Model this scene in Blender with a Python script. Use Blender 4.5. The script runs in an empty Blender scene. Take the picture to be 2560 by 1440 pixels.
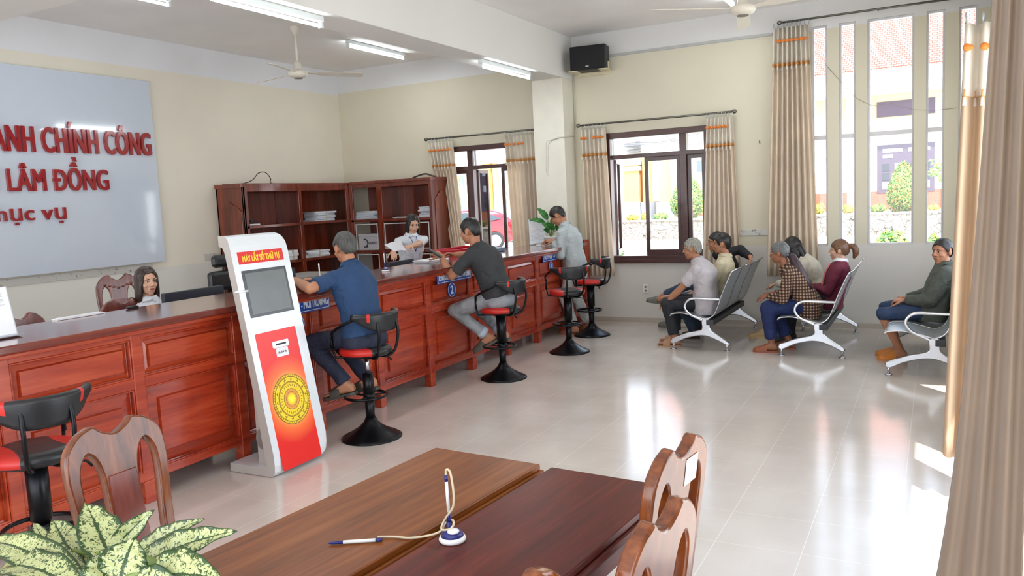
import bpy, bmesh, math, random
import numpy as np
from mathutils import Vector, Matrix, noise
random.seed(7)
SC = bpy.context.scene
COL = SC.collection
PI = math.pi
V = Vector
def srgb(r, g, b):
    f = lambda c: (c/255/12.92) if c/255 <= .04045 else ((c/255+.055)/1.055)**2.4
    return (f(r), f(g), f(b), 1.0)

# ---------------------------------------------------------------- camera
F_PX = 2007.27; CAM_H = 1.70; CXP, CYP = 1280.0, 720.0
_a = V((-2530-CXP, 685-CYP, F_PX)); _b = V((2340-CXP, 450-CYP, F_PX))
AX = (-_a).normalized(); AY = _b.normalized(); AZ = AX.cross(AY).normalized(); AX = AY.cross(AZ).normalized()
def w_of(c): return V((AX.dot(c), AY.dot(c), AZ.dot(c)))
def at(px, py, x=None, y=None, z=None):
    """the point of the room seen at a pixel of the 2560x1440 photograph, on the plane x=, y= or z="""
    d = w_of(V((px-CXP, py-CYP, F_PX)))
    t = x/d.x if x is not None else y/d.y if y is not None else (z-CAM_H)/d.z
    return V((0, 0, CAM_H)) + d*t
cam = bpy.data.cameras.new('camera'); camo = bpy.data.objects.new('camera', cam); COL.objects.link(camo)
r0, r1, r2 = w_of(V((1,0,0))), w_of(V((0,-1,0))), w_of(V((0,0,-1)))
camo.matrix_world = Matrix(((r0.x,r1.x,r2.x,0),(r0.y,r1.y,r2.y,0),(r0.z,r1.z,r2.z,CAM_H),(0,0,0,1)))
cam.sensor_width = 36; cam.lens = F_PX/2560*36; cam.clip_start = .05; cam.clip_end = 400
SC.camera = camo
# ---------------------------------------------------------------- sky, sun, exposure
SC.view_settings.view_transform = 'Standard'; SC.view_settings.look = 'None'
SC.view_settings.gamma = 1; SC.view_settings.use_curve_mapping = False
SC.view_settings.exposure = 1.0
wd = bpy.data.worlds.new('sky'); SC.world = wd; wd.use_nodes = True
nt = wd.node_tree; bg = nt.nodes['Background']
tc = nt.nodes.new('ShaderNodeTexCoord'); sx = nt.nodes.new('ShaderNodeSeparateXYZ'); cr = nt.nodes.new('ShaderNodeValToRGB')
nt.links.new(tc.outputs['Generated'], sx.inputs[0]); nt.links.new(sx.outputs['Z'], cr.inputs[0]); nt.links.new(cr.outputs[0], bg.inputs[0])
cr.color_ramp.elements[0].color = (.93, .96, 1, 1); cr.color_ramp.elements[0].position = 0.0
cr.color_ramp.elements[1].color = (.50, .70, 1, 1); cr.color_ramp.elements[1].position = .8
bg.inputs[1].default_value = 2.4
sun = bpy.data.lights.new('sun', 'SUN'); sun.energy = 5.0; sun.angle = math.radians(.6); sun.color = (1, .95, .86)
suno = bpy.data.objects.new('sun', sun); COL.objects.link(suno)
suno.rotation_euler = V((-.45, .55, -1.05)).to_track_quat('-Z', 'Y').to_euler()
SC.cycles.max_bounces = 8; SC.cycles.diffuse_bounces = 5; SC.cycles.glossy_bounces = 4; SC.cycles.transmission_bounces = 6
SC.cycles.transparent_max_bounces = 12; SC.cycles.caustics_reflective = False; SC.cycles.caustics_refractive = False
SC.cycles.sample_clamp_indirect = 6; SC.cycles.use_denoising = True
def portal(name, loc, rot, sx, sy):
    l = bpy.data.lights.new(name, 'AREA'); l.shape = 'RECTANGLE'; l.size = sx; l.size_y = sy
    l.cycles.is_portal = True
    o = bpy.data.objects.new(name, l); COL.objects.link(o); o.location = loc; o.rotation_euler = rot
portal('light_portal', (-.46, 10.45, 2.26), (-PI/2, 0, 0), 1.9, 2.7)
portal('light_portal', (-3.2, 10.45, 1.67), (-PI/2, 0, 0), 1.4, 1.7)
portal('light_portal', (-5.7, 10.45, 1.67), (-PI/2, 0, 0), 1.4, 1.7)
portal('light_portal', (.8, 3.65, 1.35), (0, PI/2, 0), 2.7, 2.8)
portal('light_portal', (.8, -1.1, 1.55), (0, PI/2, 0), 3.2, 4.0)
portal('light_portal', (.8, 7.9, 1.75), (0, PI/2, 0), 1.7, 3.2)
portal('light_portal', (-3.9, -3.3, 1.5), (PI/2, 0, 0), 7.8, 3.0)

# ---------------------------------------------------------------- materials
MATS = {}
def newmat(name):
    m = bpy.data.materials.new(name); m.use_nodes = True; MATS[name] = m
    return m, m.node_tree, m.node_tree.nodes['Principled BSDF']
def N(nt, t, **k):
    n = nt.nodes.new(t)
    for a, v in k.items(): setattr(n, a, v)
    return n
def bumpit(nt, b, height, strength=.2, dist=.01):
    bp = N(nt, 'ShaderNodeBump'); bp.inputs['Strength'].default_value = strength; bp.inputs['Distance'].default_value = dist
    nt.links.new(height, bp.inputs['Height']); nt.links.new(bp.outputs[0], b.inputs['Normal'])
def mat(name, c, rough=.5, metal=0, var=.06, vs=6, bump=0, bs=40, coat=0, emit=None, es=0, bd=.01):
    if name in MATS: return MATS[name]
    m, nt, b = newmat(name)
    b.inputs['Roughness'].default_value = rough; b.inputs['Metallic'].default_value = metal
    b.inputs['Coat Weight'].default_value = coat; b.inputs['Coat Roughness'].default_value = .08
    tc = N(nt, 'ShaderNodeTexCoord')
    nz = N(nt, 'ShaderNodeTexNoise'); nz.inputs['Scale'].default_value = vs; nz.inputs['Detail'].default_value = 4
    nt.links.new(tc.outputs['Object'], nz.inputs['Vector'])
    rp = N(nt, 'ShaderNodeValToRGB'); rp.color_ramp.elements[0].position = .3; rp.color_ramp.elements[1].position = .7
    rp.color_ramp.elements[0].color = tuple(x*(1-var) for x in c[:3])+(1,); rp.color_ramp.elements[1].color = tuple(min(1, x*(1+var)) for x in c[:3])+(1,)
    nt.links.new(nz.outputs['Fac'], rp.inputs[0]); nt.links.new(rp.outputs[0], b.inputs['Base Color'])
    if bump:
        n2 = N(nt, 'ShaderNodeTexNoise'); n2.inputs['Scale'].default_value = bs; n2.inputs['Detail'].default_value = 3
        nt.links.new(tc.outputs['Object'], n2.inputs['Vector']); bumpit(nt, b, n2.outputs['Fac'], bump, bd)
    if emit:
        b.inputs['Emission Color'].default_value = emit; b.inputs['Emission Strength'].default_value = es
    return m
def wood(name, dark, mid, light, stretch=(1.2, .12, 1.2), scale=7, rough=.22, coat=.6, bump=.03):
    m, nt, b = newmat(name)
    tc = N(nt, 'ShaderNodeTexCoord'); mp = N(nt, 'ShaderNodeMapping'); mp.inputs['Scale'].default_value = stretch
    nt.links.new(tc.outputs['Object'], mp.inputs[0])
    n1 = N(nt, 'ShaderNodeTexNoise'); n1.inputs['Scale'].default_value = scale; n1.inputs['Detail'].default_value = 6; n1.inputs['Distortion'].default_value = 1.2; n1.inputs['Roughness'].default_value = .6
    nt.links.new(mp.outputs[0], n1.inputs['Vector'])
    n2 = N(nt, 'ShaderNodeTexNoise'); n2.inputs['Scale'].default_value = scale*7; n2.inputs['Detail'].default_value = 3
    nt.links.new(mp.outputs[0], n2.inputs['Vector'])
    ad = N(nt, 'ShaderNodeMath', operation='MULTIPLY_ADD'); ad.inputs[1].default_value = .35
    nt.links.new(n2.outputs['Fac'], ad.inputs[0]); nt.links.new(n1.outputs['Fac'], ad.inputs[2])
    rp = N(nt, 'ShaderNodeValToRGB'); e = rp.color_ramp.elements
    e[0].position = .42; e[0].color = dark; e[1].position = .9; e[1].color = light
    x = e.new(.66); x.color = mid
    nt.links.new(ad.outputs[0], rp.inputs[0]); nt.links.new(rp.outputs[0], b.inputs['Base Color'])
    b.inputs['Roughness'].default_value = rough; b.inputs['Coat Weight'].default_value = coat; b.inputs['Coat Roughness'].default_value = .12
    bumpit(nt, b, n2.outputs['Fac'], bump, .004)
    if not coat: b.inputs['Specular IOR Level'].default_value = .22
    return m
def wallmat(name, low, mid, high, z1, z2):
    m, nt, b = newmat(name)
    g = N(nt, 'ShaderNodeNewGeometry'); s = N(nt, 'ShaderNodeSeparateXYZ'); nt.links.new(g.outputs['Position'], s.inputs[0])
    mr = N(nt, 'ShaderNodeMapRange'); mr.inputs['From Min'].default_value = 0; mr.inputs['From Max'].default_value = 4
    nt.links.new(s.outputs['Z'], mr.inputs[0])
    rp = N(nt, 'ShaderNodeValToRGB'); rp.color_ramp.interpolation = 'CONSTANT'; e = rp.color_ramp.elements
    e[0].position = 0; e[0].color = low; e[1].position = z1/4; e[1].color = mid; q = e.new(z2/4); q.color = high
    nt.links.new(mr.outputs[0], rp.inputs[0])
    nz = N(nt, 'ShaderNodeTexNoise'); nz.inputs['Scale'].default_value = 1.3; nz.inputs['Detail'].default_value = 5
    nt.links.new(g.outputs['Position'], nz.inputs['Vector'])
    mx = N(nt, 'ShaderNodeMix', data_type='RGBA', blend_type='MULTIPLY'); mx.inputs['Factor'].default_value = .22
    nt.links.new(rp.outputs[0], mx.inputs['A'])
    r2 = N(nt, 'ShaderNodeValToRGB'); r2.color_ramp.elements[0].position = .3; r2.color_ramp.elements[0].color = (.75,.74,.72,1); r2.color_ramp.elements[1].position = .65
    nt.links.new(nz.outputs['Fac'], r2.inputs[0]); nt.links.new(r2.outputs[0], mx.inputs['B'])
    nt.links.new(mx.outputs['Result'], b.inputs['Base Color']); b.inputs['Roughness'].default_value = .75
    n2 = N(nt, 'ShaderNodeTexNoise'); n2.inputs['Scale'].default_value = 25
    nt.links.new(g.outputs['Position'], n2.inputs['Vector']); bumpit(nt, b, n2.outputs['Fac'], .08, .005)
    return m
def floormat():
    m, nt, b = newmat('floor_tile')
    g = N(nt, 'ShaderNodeNewGeometry'); s = N(nt, 'ShaderNodeSeparateXYZ'); nt.links.new(g.outputs['Position'], s.inputs[0])
    def line(ch, off, w):
        a = N(nt, 'ShaderNodeMath', operation='ADD'); a.inputs[1].default_value = off; nt.links.new(s.outputs[ch], a.inputs[0])
        d = N(nt, 'ShaderNodeMath', operation='WRAP'); d.inputs[1].default_value = .2; d.inputs[2].default_value = -.2; nt.links.new(a.outputs[0], d.inputs[0])
        ab = N(nt, 'ShaderNodeMath', operation='ABSOLUTE'); nt.links.new(d.outputs[0], ab.inputs[0])
        lt = N(nt, 'ShaderNodeMath', operation='LESS_THAN'); lt.inputs[1].default_value = w; nt.links.new(ab.outputs[0], lt.inputs[0])
        fl = N(nt, 'ShaderNodeMath', operation='SNAP'); fl.inputs[1].default_value = .4
        a2 = N(nt, 'ShaderNodeMath', operation='ADD'); a2.inputs[1].default_value = .2; nt.links.new(a.outputs[0], a2.inputs[0]); nt.links.new(a2.outputs[0], fl.inputs[0])
        return lt, fl
    lx, fx = line('X', .14, .0016); ly, fy = line('Y', -.16, .0013)
    mxm = N(nt, 'ShaderNodeMath', operation='MAXIMUM'); nt.links.new(lx.outputs[0], mxm.inputs[0]); nt.links.new(ly.outputs[0], mxm.inputs[1])
    cb = N(nt, 'ShaderNodeCombineXYZ'); nt.links.new(fx.outputs[0], cb.inputs[0]); nt.links.new(fy.outputs[0], cb.inputs[1])
    wn = N(nt, 'ShaderNodeTexWhiteNoise', noise_dimensions='3D'); nt.links.new(cb.outputs[0], wn.inputs['Vector'])
    nz = N(nt, 'ShaderNodeTexNoise'); nz.inputs['Scale'].default_value = 2.2; nz.inputs['Detail'].default_value = 8; nt.links.new(g.outputs['Position'], nz.inputs['Vector'])
    ad = N(nt, 'ShaderNodeMath', operation='MULTIPLY_ADD'); ad.inputs[1].default_value = .12; nt.links.new(wn.outputs['Value'], ad.inputs[0]); nt.links.new(nz.outputs['Fac'], ad.inputs[2])
    rp = N(nt, 'ShaderNodeValToRGB'); e = rp.color_ramp.elements; e[0].position = .35; e[0].color = srgb(202,192,182); e[1].position = 1; e[1].color = srgb(220,211,203)
    nt.links.new(ad.outputs[0], rp.inputs[0])
    mx = N(nt, 'ShaderNodeMix', data_type='RGBA'); nt.links.new(mxm.outputs[0], mx.inputs['Factor']); nt.links.new(rp.outputs[0], mx.inputs['A']); mx.inputs['B'].default_value = srgb(230,224,218)
    nt.links.new(mx.outputs['Result'], b.inputs['Base Color'])
    rr = N(nt, 'ShaderNodeMath', operation='MULTIPLY_ADD'); rr.inputs[1].default_value = .06; rr.inputs[2].default_value = .11
    n3 = N(nt, 'ShaderNodeTexNoise'); n3.inputs['Scale'].default_value = .9; nt.links.new(g.outputs['Position'], n3.inputs['Vector'])
    nt.links.new(n3.outputs['Fac'], rr.inputs[0]); nt.links.new(rr.outputs[0], b.inputs['Roughness'])
    b.inputs['Specular IOR Level'].default_value = .5; b.inputs['Specular Tint'].default_value = (.82, .92, 1, 1)  # bluish tint put into the specular colour to cool the window reflections
    # each tile sits at a slightly different tilt, grout is recessed
    tl = N(nt, 'ShaderNodeTexNoise'); tl.inputs['Scale'].default_value = 1.7; nt.links.new(g.outputs['Position'], tl.inputs['Vector'])
    sb = N(nt, 'ShaderNodeMath', operation='SUBTRACT'); nt.links.new(tl.outputs['Fac'], sb.inputs[0]); nt.links.new(mxm.outputs[0], sb.inputs[1])
    bumpit(nt, b, sb.outputs[0], .25, .004)
    return m

WHITE = mat('white_paint', srgb(226,226,222), .55, var=.02)
M_WALL = wallmat('wall_paint', srgb(214,210,204), srgb(212,205,184), srgb(218,217,216), 1.0, 3.5)
M_WALLL = wallmat('left_wall_paint', srgb(216,214,206), srgb(226,219,203), srgb(224,224,227), 1.08, 3.46)
M_PILLAR = mat('pillar_paint', srgb(226,222,208), .7, var=.03, bump=.06)
M_CEIL = mat('ceiling_plaster', srgb(240,237,235), .85, var=.04, vs=1.2)
M_BEAM = mat('beam_plaster', srgb(226,224,220), .8, var=.02, vs=1.2)
M_FLOOR = floormat()
CW = wood('counter_wood', srgb(122,34,16), srgb(160,52,26), srgb(188,78,42), (1.0, .10, 1.3), 5, .26, .5)
CWT = wood('counter_top_wood', srgb(70,24,20), srgb(104,38,28), srgb(128,56,40), (1.2, .10, 1), 7, .16, .8)
CABW = wood('cabinet_wood', srgb(70,24,12), srgb(110,42,22), srgb(138,60,36), (1.4, 1.4, .12), 6, .3, .8)
TW = wood('table_wood', srgb(80,38,11), srgb(120,64,22), srgb(146,86,36), (1.6, .13, 1), 5, .36, .0, .01)
TW2 = wood('dark_table_wood', srgb(58,14,10), srgb(88,26,18), srgb(112,44,30), (1.8, .12, 1), 6, .36, .0)
CHW = wood('chair_wood', srgb(62,25,10), srgb(112,56,24), srgb(148,84,42), (1.2, 1.2, .2), 8, .2, .22)
CHWP = wood('chair_back_panel_wood', srgb(70,22,10), srgb(108,38,20), srgb(134,56,30), (1, 1, .2), 8, .26, .4)
WINW = mat('window_wood', srgb(70,38,34), .35, var=.15, vs=12, coat=.3)
BLACKM = mat('black_metal', srgb(22,23,26), .3, .6, var=.1)
BLACKP = mat('black_vinyl', srgb(24,25,28), .38, bump=.05, bs=120)
REDP = mat('red_vinyl', srgb(190,34,26), .38, bump=.05, bs=120)
CHROME = mat('chrome', srgb(200,200,205), .15, 1)
ALU = mat('cast_aluminium', srgb(200,202,206), .24, 1, var=.05)
PERF = mat('silver_seat_steel', srgb(184,190,194), .36, .6, var=.04)
PAPER = mat('white_paper', srgb(232,234,238), .7, var=.02)
INK = mat('print_ink', srgb(40,42,50), .7)
SILV = mat('pewter_rod', srgb(110,108,100), .35, .8)
def glassmat():
    m, nt, b = newmat('window_glass')
    for n in list(nt.nodes): nt.nodes.remove(n)
    o = N(nt, 'ShaderNodeOutputMaterial'); t = N(nt, 'ShaderNodeBsdfTransparent'); g = N(nt, 'ShaderNodeBsdfGlossy'); g.inputs['Roughness'].default_value = .02
    f = N(nt, 'ShaderNodeFresnel'); f.inputs[0].default_value = 1.45; mx = N(nt, 'ShaderNodeMixShader')
    t.inputs[0].default_value = (.96, .98, .98, 1)
    nt.links.new(f.outputs[0], mx.inputs[0]); nt.links.new(t.outputs[0], mx.inputs[1]); nt.links.new(g.outputs[0], mx.inputs[2]); nt.links.new(mx.outputs[0], o.inputs[0])
    return m
GLASS = glassmat()
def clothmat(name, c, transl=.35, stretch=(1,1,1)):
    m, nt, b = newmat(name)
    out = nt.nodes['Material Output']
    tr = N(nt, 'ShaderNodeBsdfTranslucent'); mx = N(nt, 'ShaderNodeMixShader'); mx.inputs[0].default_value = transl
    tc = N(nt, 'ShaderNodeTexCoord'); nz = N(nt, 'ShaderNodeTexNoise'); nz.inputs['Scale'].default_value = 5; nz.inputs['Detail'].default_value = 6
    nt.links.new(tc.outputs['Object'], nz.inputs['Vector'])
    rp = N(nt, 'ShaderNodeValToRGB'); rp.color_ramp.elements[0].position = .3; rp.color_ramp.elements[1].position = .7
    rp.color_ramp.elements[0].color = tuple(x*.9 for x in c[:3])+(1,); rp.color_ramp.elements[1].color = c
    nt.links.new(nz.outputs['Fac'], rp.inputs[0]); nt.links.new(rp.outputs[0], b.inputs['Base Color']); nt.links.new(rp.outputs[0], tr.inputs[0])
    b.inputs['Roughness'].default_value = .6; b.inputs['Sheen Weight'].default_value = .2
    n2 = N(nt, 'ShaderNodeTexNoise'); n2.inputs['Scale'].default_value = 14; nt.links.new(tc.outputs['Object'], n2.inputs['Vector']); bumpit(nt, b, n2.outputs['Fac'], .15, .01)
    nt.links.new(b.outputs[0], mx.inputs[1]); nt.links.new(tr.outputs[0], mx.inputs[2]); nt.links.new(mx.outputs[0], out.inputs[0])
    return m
CURT = clothmat('curtain_fabric', srgb(250,238,222), .5)
CURTB = clothmat('side_curtain_fabric', srgb(222,196,164), .40)
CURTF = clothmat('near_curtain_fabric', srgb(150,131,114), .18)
VAL = clothmat('valance_fabric', srgb(250,242,228), .35)
ORNG = mat('orange_ribbon', srgb(214,120,42), .6)
ORNG2 = mat('orange_fringe', srgb(206,150,92), .7)

# ---------------------------------------------------------------- mesh tools
class MB:
    def __init__(s, jit=True): s.v = []; s.f = []; s.m = []; s.jit = jit
    def add(s, vs, fs, mi=0):
        o = len(s.v); s.v += [V(v) for v in vs]; s.f += [tuple(i+o for i in f) for f in fs]; s.m += [mi]*len(fs); return s
    def box(s, a, b, mi=0):
        x0,x1 = sorted((a[0],b[0])); y0,y1 = sorted((a[1],b[1])); z0,z1 = sorted((a[2],b[2]))
        e = (len(s.v)//8 % 7)*.00016 if s.jit and min(x1-x0, y1-y0, z1-z0) > .003 else 0; x0 += e; x1 -= e; y0 += e; y1 -= e; z0 += e; z1 -= e
        return s.add([(x0,y0,z0),(x1,y0,z0),(x1,y1,z0),(x0,y1,z0),(x0,y0,z1),(x1,y0,z1),(x1,y1,z1),(x0,y1,z1)],
              [(0,3,2,1),(4,5,6,7),(0,1,5,4),(1,2,6,5),(2,3,7,6),(3,0,4,7)], mi)
    def obox(s, c, X, Y, Z, mi=0):
        """oriented box, X Y Z are half-axis vectors"""
        c, X, Y, Z = V(c), V(X), V(Y), V(Z)
        return s.add([c-X-Y-Z, c+X-Y-Z, c+X+Y-Z, c-X+Y-Z, c-X-Y+Z, c+X-Y+Z, c+X+Y+Z, c-X+Y+Z],
              [(0,3,2,1),(4,5,6,7),(0,1,5,4),(1,2,6,5),(2,3,7,6),(3,0,4,7)], mi)
    def loft(s, rings, close=True, cap=True, mi=0):
        n = len(rings[0]); vs = [p for r in rings for p in r]; fs = []
        for i in range(len(rings)-1):
            for j in range(n if close else n-1):
                a = i*n+j; b = i*n+(j+1) % n; fs.append((a, b, b+n, a+n))
        if cap and close: fs.append(tuple(reversed(range(n)))); fs.append(tuple(range((len(rings)-1)*n, len(rings)*n)))
        return s.add(vs, fs, mi)
    def tube(s, pts, r, n=10, cap=True, mi=0, closed=False):
        pts = [V(p) for p in pts]; rs = r if isinstance(r, (list, tuple)) else [r]*len(pts); rings = []; up = None
        L = len(pts)
        for i, p in enumerate(pts):
            if closed: t = pts[(i+1) % L]-pts[i-1]
            else: t = pts[min(i+1, L-1)]-pts[max(i-1, 0)]
            t = t.normalized() if t.length > 1e-9 else V((0,0,1))
            if up is None:
                up = V((0,0,1)) if abs(t.z) < .9 else V((1,0,0))
            u = (up-t*up.dot(t)); u = u.normalized() if u.length > 1e-6 else t.orthogonal().normalized(); up = u; w = t.cross(u)
            rings.append([p+(u*math.cos(a)+w*math.sin(a))*rs[i] for a in [2*PI*k/n for k in range(n)]])
        if closed: rings.append(rings[0]); cap = False
        return s.loft(rings, True, cap, mi)
    def lathe(s, prof, c=(0,0,0), n=24, mi=0):
        c = V(c); rings = [[c+V((r*math.cos(a), r*math.sin(a), z)) for a in [2*PI*k/n for k in range(n)]] for r, z in prof]
        return s.loft(rings, True, True, mi)
    def prism(s, out, O, U, W, D, mi=0):
        """outline (u,w) points lying in plane O+u*U+w*W, thickened by vector D"""
        O, U, W, D = V(O), V(U), V(W), V(D); n = len(out)
        a = [O+U*u+W*w for u, w in out]; b = [p+D for p in a]
        fs = [tuple(reversed(range(n))), tuple(range(n, 2*n))]+[(i, (i+1) % n, (i+1) % n+n, i+n) for i in range(n)]
        return s.add(a+b, fs, mi)
    def ring_prism(s, outer, inner, O, U, W, D, mi=0):
        """flat shape with one hole: outer and inner outlines with equal point counts"""
        O, U, W, D = V(O), V(U), V(W), V(D); n = len(outer); q = lambda L: [O+U*u+W*w for u, w in L]
        a, b = q(outer), q(inner); vs = a+b+[p+D for p in a]+[p+D for p in b]; fs = []
        for i in range(n):
            j = (i+1) % n
            fs += [(i, i+n, j+n, j), (i+2*n, j+2*n, j+3*n, i+3*n), (i, j, j+2*n, i+2*n), (i+n, i+3*n, j+3*n, j+n)]
        return s.add(vs, fs, mi)
    def ell(s, c, r, n=16, k=10, X=(1,0,0), Y=(0,1,0), Z=(0,0,1), mi=0):
        c, X, Y, Z = V(c), V(X), V(Y), V(Z); rx, ry, rz = (r, r, r) if not hasattr(r, '__len__') else r; rings = []
        for i in range(k+1):
            t = PI*i/k; t = min(max(t, .02), PI-.02)
            rings.append([c+X*(rx*math.sin(t)*math.cos(a))+Y*(ry*math.sin(t)*math.sin(a))-Z*(rz*math.cos(t)) for a in [2*PI*j/n for j in range(n)]])
        return s.loft(rings, True, True, mi)
    def cap_(s, a, b, ra, rb, n=14, mi=0):
        """tapered capsule"""
        a, b = V(a), V(b); d = b-a; L = max(d.length, 1e-5); t = d/L
        pts, rs = [], []
        for q in (-1, -.92, -.7, -.38): pts.append(a+t*ra*q); rs.append(max(ra*math.sqrt(max(0, 1-q*q)), .0008))
        for q in (0, .33, .66, 1): pts.append(a+d*q); rs.append(ra+(rb-ra)*q)
        for q in (.38, .7, .92, 1): pts.append(b+t*rb*q); rs.append(max(rb*math.sqrt(max(0, 1-q*q)), .0008))
        return s.tube(pts, rs, n, True, mi)
    def mesh(s, name, org=V((0,0,0)), smooth=False):
        me = bpy.data.meshes.new(name); me.from_pydata([v-org for v in s.v], [], s.f); me.polygons.foreach_set('material_index', s.m)
        bm = bmesh.new(); bm.from_mesh(me); bmesh.ops.recalc_face_normals(bm, faces=bm.faces); bm.to_mesh(me); bm.free()
        if smooth: me.shade_smooth() if hasattr(me, 'shade_smooth') else me.polygons.foreach_set('use_smooth', [True]*len(me.polygons))
        return me
    def build(s, name, mats, parent=None, smooth=False, bevel=0, auto=None, org=None):
        """link as ONE object. Vertices are in the coordinates of the root thing (its Empty's location is subtracted)."""
        if not isinstance(mats, (list, tuple)): mats = [mats]
        if org is None:
            org = V((0,0,0))
            if parent is not None:
                r = parent
                while r: org = org+r.location; r = r.parent
        me = s.mesh(name, org, smooth or auto is not None)
        for m in mats: me.materials.append(m)
        o = bpy.data.objects.new(name, me); COL.objects.link(o); o.parent = parent
        if auto is not None and hasattr(me, 'set_sharp_from_angle'): me.set_sharp_from_angle(angle=auto)
        if bevel:
            bv = o.modifiers.new('bevel', 'BEVEL'); bv.width = bevel; bv.segments = 2; bv.limit_method = 'ANGLE'; bv.angle_limit = .6
        return o
def tag(o, label=None, cat=None, group=None, kind=None):
    if label: o['label'] = label
    if cat: o['category'] = cat
    if group: o['group'] = group
    if kind: o['kind'] = kind
    return o
def thing(name, label, cat, loc=(0,0,0), rz=0, group=None):
    o = bpy.data.objects.new(name, None); COL.objects.link(o); o.location = loc; o.rotation_euler = (0,0,rz)
    o.empty_display_size = .1
    return tag(o, label, cat, group)
def struct(o): o['kind'] = 'structure'; return o
KIDS = {}
def kids(o): return [c for c in bpy.data.objects if c.parent == o]
def dup(o, parent=None, loc=None, rz=None, label=None, group=None):
    c = o.copy(); COL.objects.link(c); c.parent = parent
    if loc is not None: c.location = loc
    if rz is not None: c.rotation_euler = (0,0,rz)
    if label: c['label'] = label
    if group: c['group'] = group
    for k in kids(o): dup(k, c)
    return c
def rrect(w, h, r, n=5, cx=0, cy=0):
    out = []
    for (sx, sy, a0) in ((1,1,0),(-1,1,90),(-1,-1,180),(1,-1,270)):
        for i in range(n+1):
            a = math.radians(a0+90*i/n); out.append((cx+sx*(w/2-r)+r*math.cos(a), cy+sy*(h/2-r)+r*math.sin(a)))
    return out
def spline(pts, n=8):
    """Catmull-Rom through points"""
    P = [V(p) for p in pts]; out = []
    for i in range(len(P)-1):
        p0, p1, p2, p3 = P[max(i-1,0)], P[i], P[i+1], P[min(i+2, len(P)-1)]
        for k in range(n):
            t = k/n; out.append(.5*((2*p1)+(-p0+p2)*t+(2*p0-5*p1+4*p2-p3)*t*t+(-p0+3*p1-3*p2+p3)*t**3))
    out.append(P[-1]); return out
_HC = {}
_WS = bpy.data.scenes.new('workshop'); _WV = _WS.view_layers[0]
def evaluated(data, mods=None):
    """the mesh an object would have after its modifiers, worked out in an empty side scene"""
    o = bpy.data.objects.new('t', data); _WS.collection.objects.link(o)
    if mods: mods(o)
    _WV.update(); me = bpy.data.meshes.new_from_object(o.evaluated_get(_WV.depsgraph), depsgraph=_WV.depsgraph)
    bpy.data.objects.remove(o); return me
def text_mesh(txt, bold=0.0, ext=0.0, space=1.0):
    if 'Đ' in txt:                                  # the stroke of the letter is laid over a plain D
        vs, fs = text_mesh(txt.replace('Đ', 'D'), bold, ext, space); xm = max(v.x for v in vs)
        for i, ch in enumerate(txt):
            if ch != 'Đ': continue
            q, _ = text_mesh(txt[i:].replace('Đ', 'D'), bold, ext, space); x = xm-max(v.x for v in q)+min(v.x for v in q); z = ext*1.01; o = len(vs); c = [(x-.075, .305), (x+.27, .305), (x+.27, .385), (x-.075, .385)]
            vs += [V((a, b_, -z)) for a, b_ in c]+[V((a, b_, z)) for a, b_ in c]; fs += [tuple(o+k for k in f) for f in ((3,2,1,0),(4,5,6,7),(0,1,5,4),(1,2,6,5),(2,3,7,6),(3,0,4,7))]
        return vs, fs
    cu = bpy.data.curves.new('t', 'FONT'); cu.body = txt; cu.extrude = ext; cu.offset = bold; cu.space_character = space; cu.resolution_u = 4
    me = evaluated(cu); bpy.data.curves.remove(cu)
    vs = [v.co.copy() for v in me.vertices]; fs = [tuple(p.vertices) for p in me.polygons]; bpy.data.meshes.remove(me)
    return vs, fs
def text_on(txt, O, U, W, width, cap, thick=.002, bold=.02, name='lettering', m=None, parent=None, space=1.0):
    """writing with its left baseline end at O, running along U, upright along W; width = full width, cap = height of a capital"""
    vs, fs = text_mesh(txt, 0, .5, space)
    if 'H' not in _HC: q, _ = text_mesh('H', 0, 0); _HC['H'] = max(v.y for v in q)-min(v.y for v in q)
    x0 = min(v.x for v in vs); x1 = max(v.x for v in vs); O, U, W = V(O), V(U).normalized(), V(W).normalized(); n = U.cross(W)
    mb = MB(); q = bold*cap*1.9; width -= 2*q
    for i, (du, dw) in enumerate(((0,0),(q,.33*q),(-q,-.27*q),(.86*q,-.5*q),(-.82*q,.46*q))): mb.add([O+U*((v.x-x0)/(x1-x0)*width+q+du)+W*(v.y/_HC['H']*(cap-q)+q/2+dw)+n*((v.z+.5)*thick*(1+.012*i)) for v in vs], fs)
    return mb.build(name, m, parent)
# ================================================================ THE ROOM
XL, XR, YB, YF, ZC = -8.35, .50, 10.2, -3.3, 3.83
def wall_y(name, y0, y1, x0, x1, z0, z1, holes, m):
    xs = sorted({x0, x1, *[h[0] for h in holes], *[h[1] for h in holes]}); zs = sorted({z0, z1, *[h[2] for h in holes], *[h[3] for h in holes]})
    mb = MB(False)
    for i in range(len(xs)-1):
        run = None
        for j in range(len(zs)-1):
            cx, cz = (xs[i]+xs[i+1])/2, (zs[j]+zs[j+1])/2
            if any(h[0] < cx < h[1] and h[2] < cz < h[3] for h in holes): continue
            mb.box((xs[i], y0, zs[j]), (xs[i+1], y1, zs[j+1]))
    return struct(mb.build(name, m))
def wall_x(name, x0, x1, y0, y1, z0, z1, holes, m):
    ys = sorted({y0, y1, *[h[0] for h in holes], *[h[1] for h in holes]}); zs = sorted({z0, z1, *[h[2] for h in holes], *[h[3] for h in holes]})
    mb = MB(False)
    for i in range(len(ys)-1):
        for j in range(len(zs)-1):
            cx, cz = (ys[i]+ys[i+1])/2, (zs[j]+zs[j+1])/2
            if any(h[0] < cx < h[1] and h[2] < cz < h[3] for h in holes): continue
            mb.box((x0, ys[i], zs[j]), (x1, ys[i+1], zs[j+1]))
    return struct(mb.build(name, m))
struct(MB().box((XL, YF, -.12), (XR, YB, 0)).build('floor', M_FLOOR))
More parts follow.
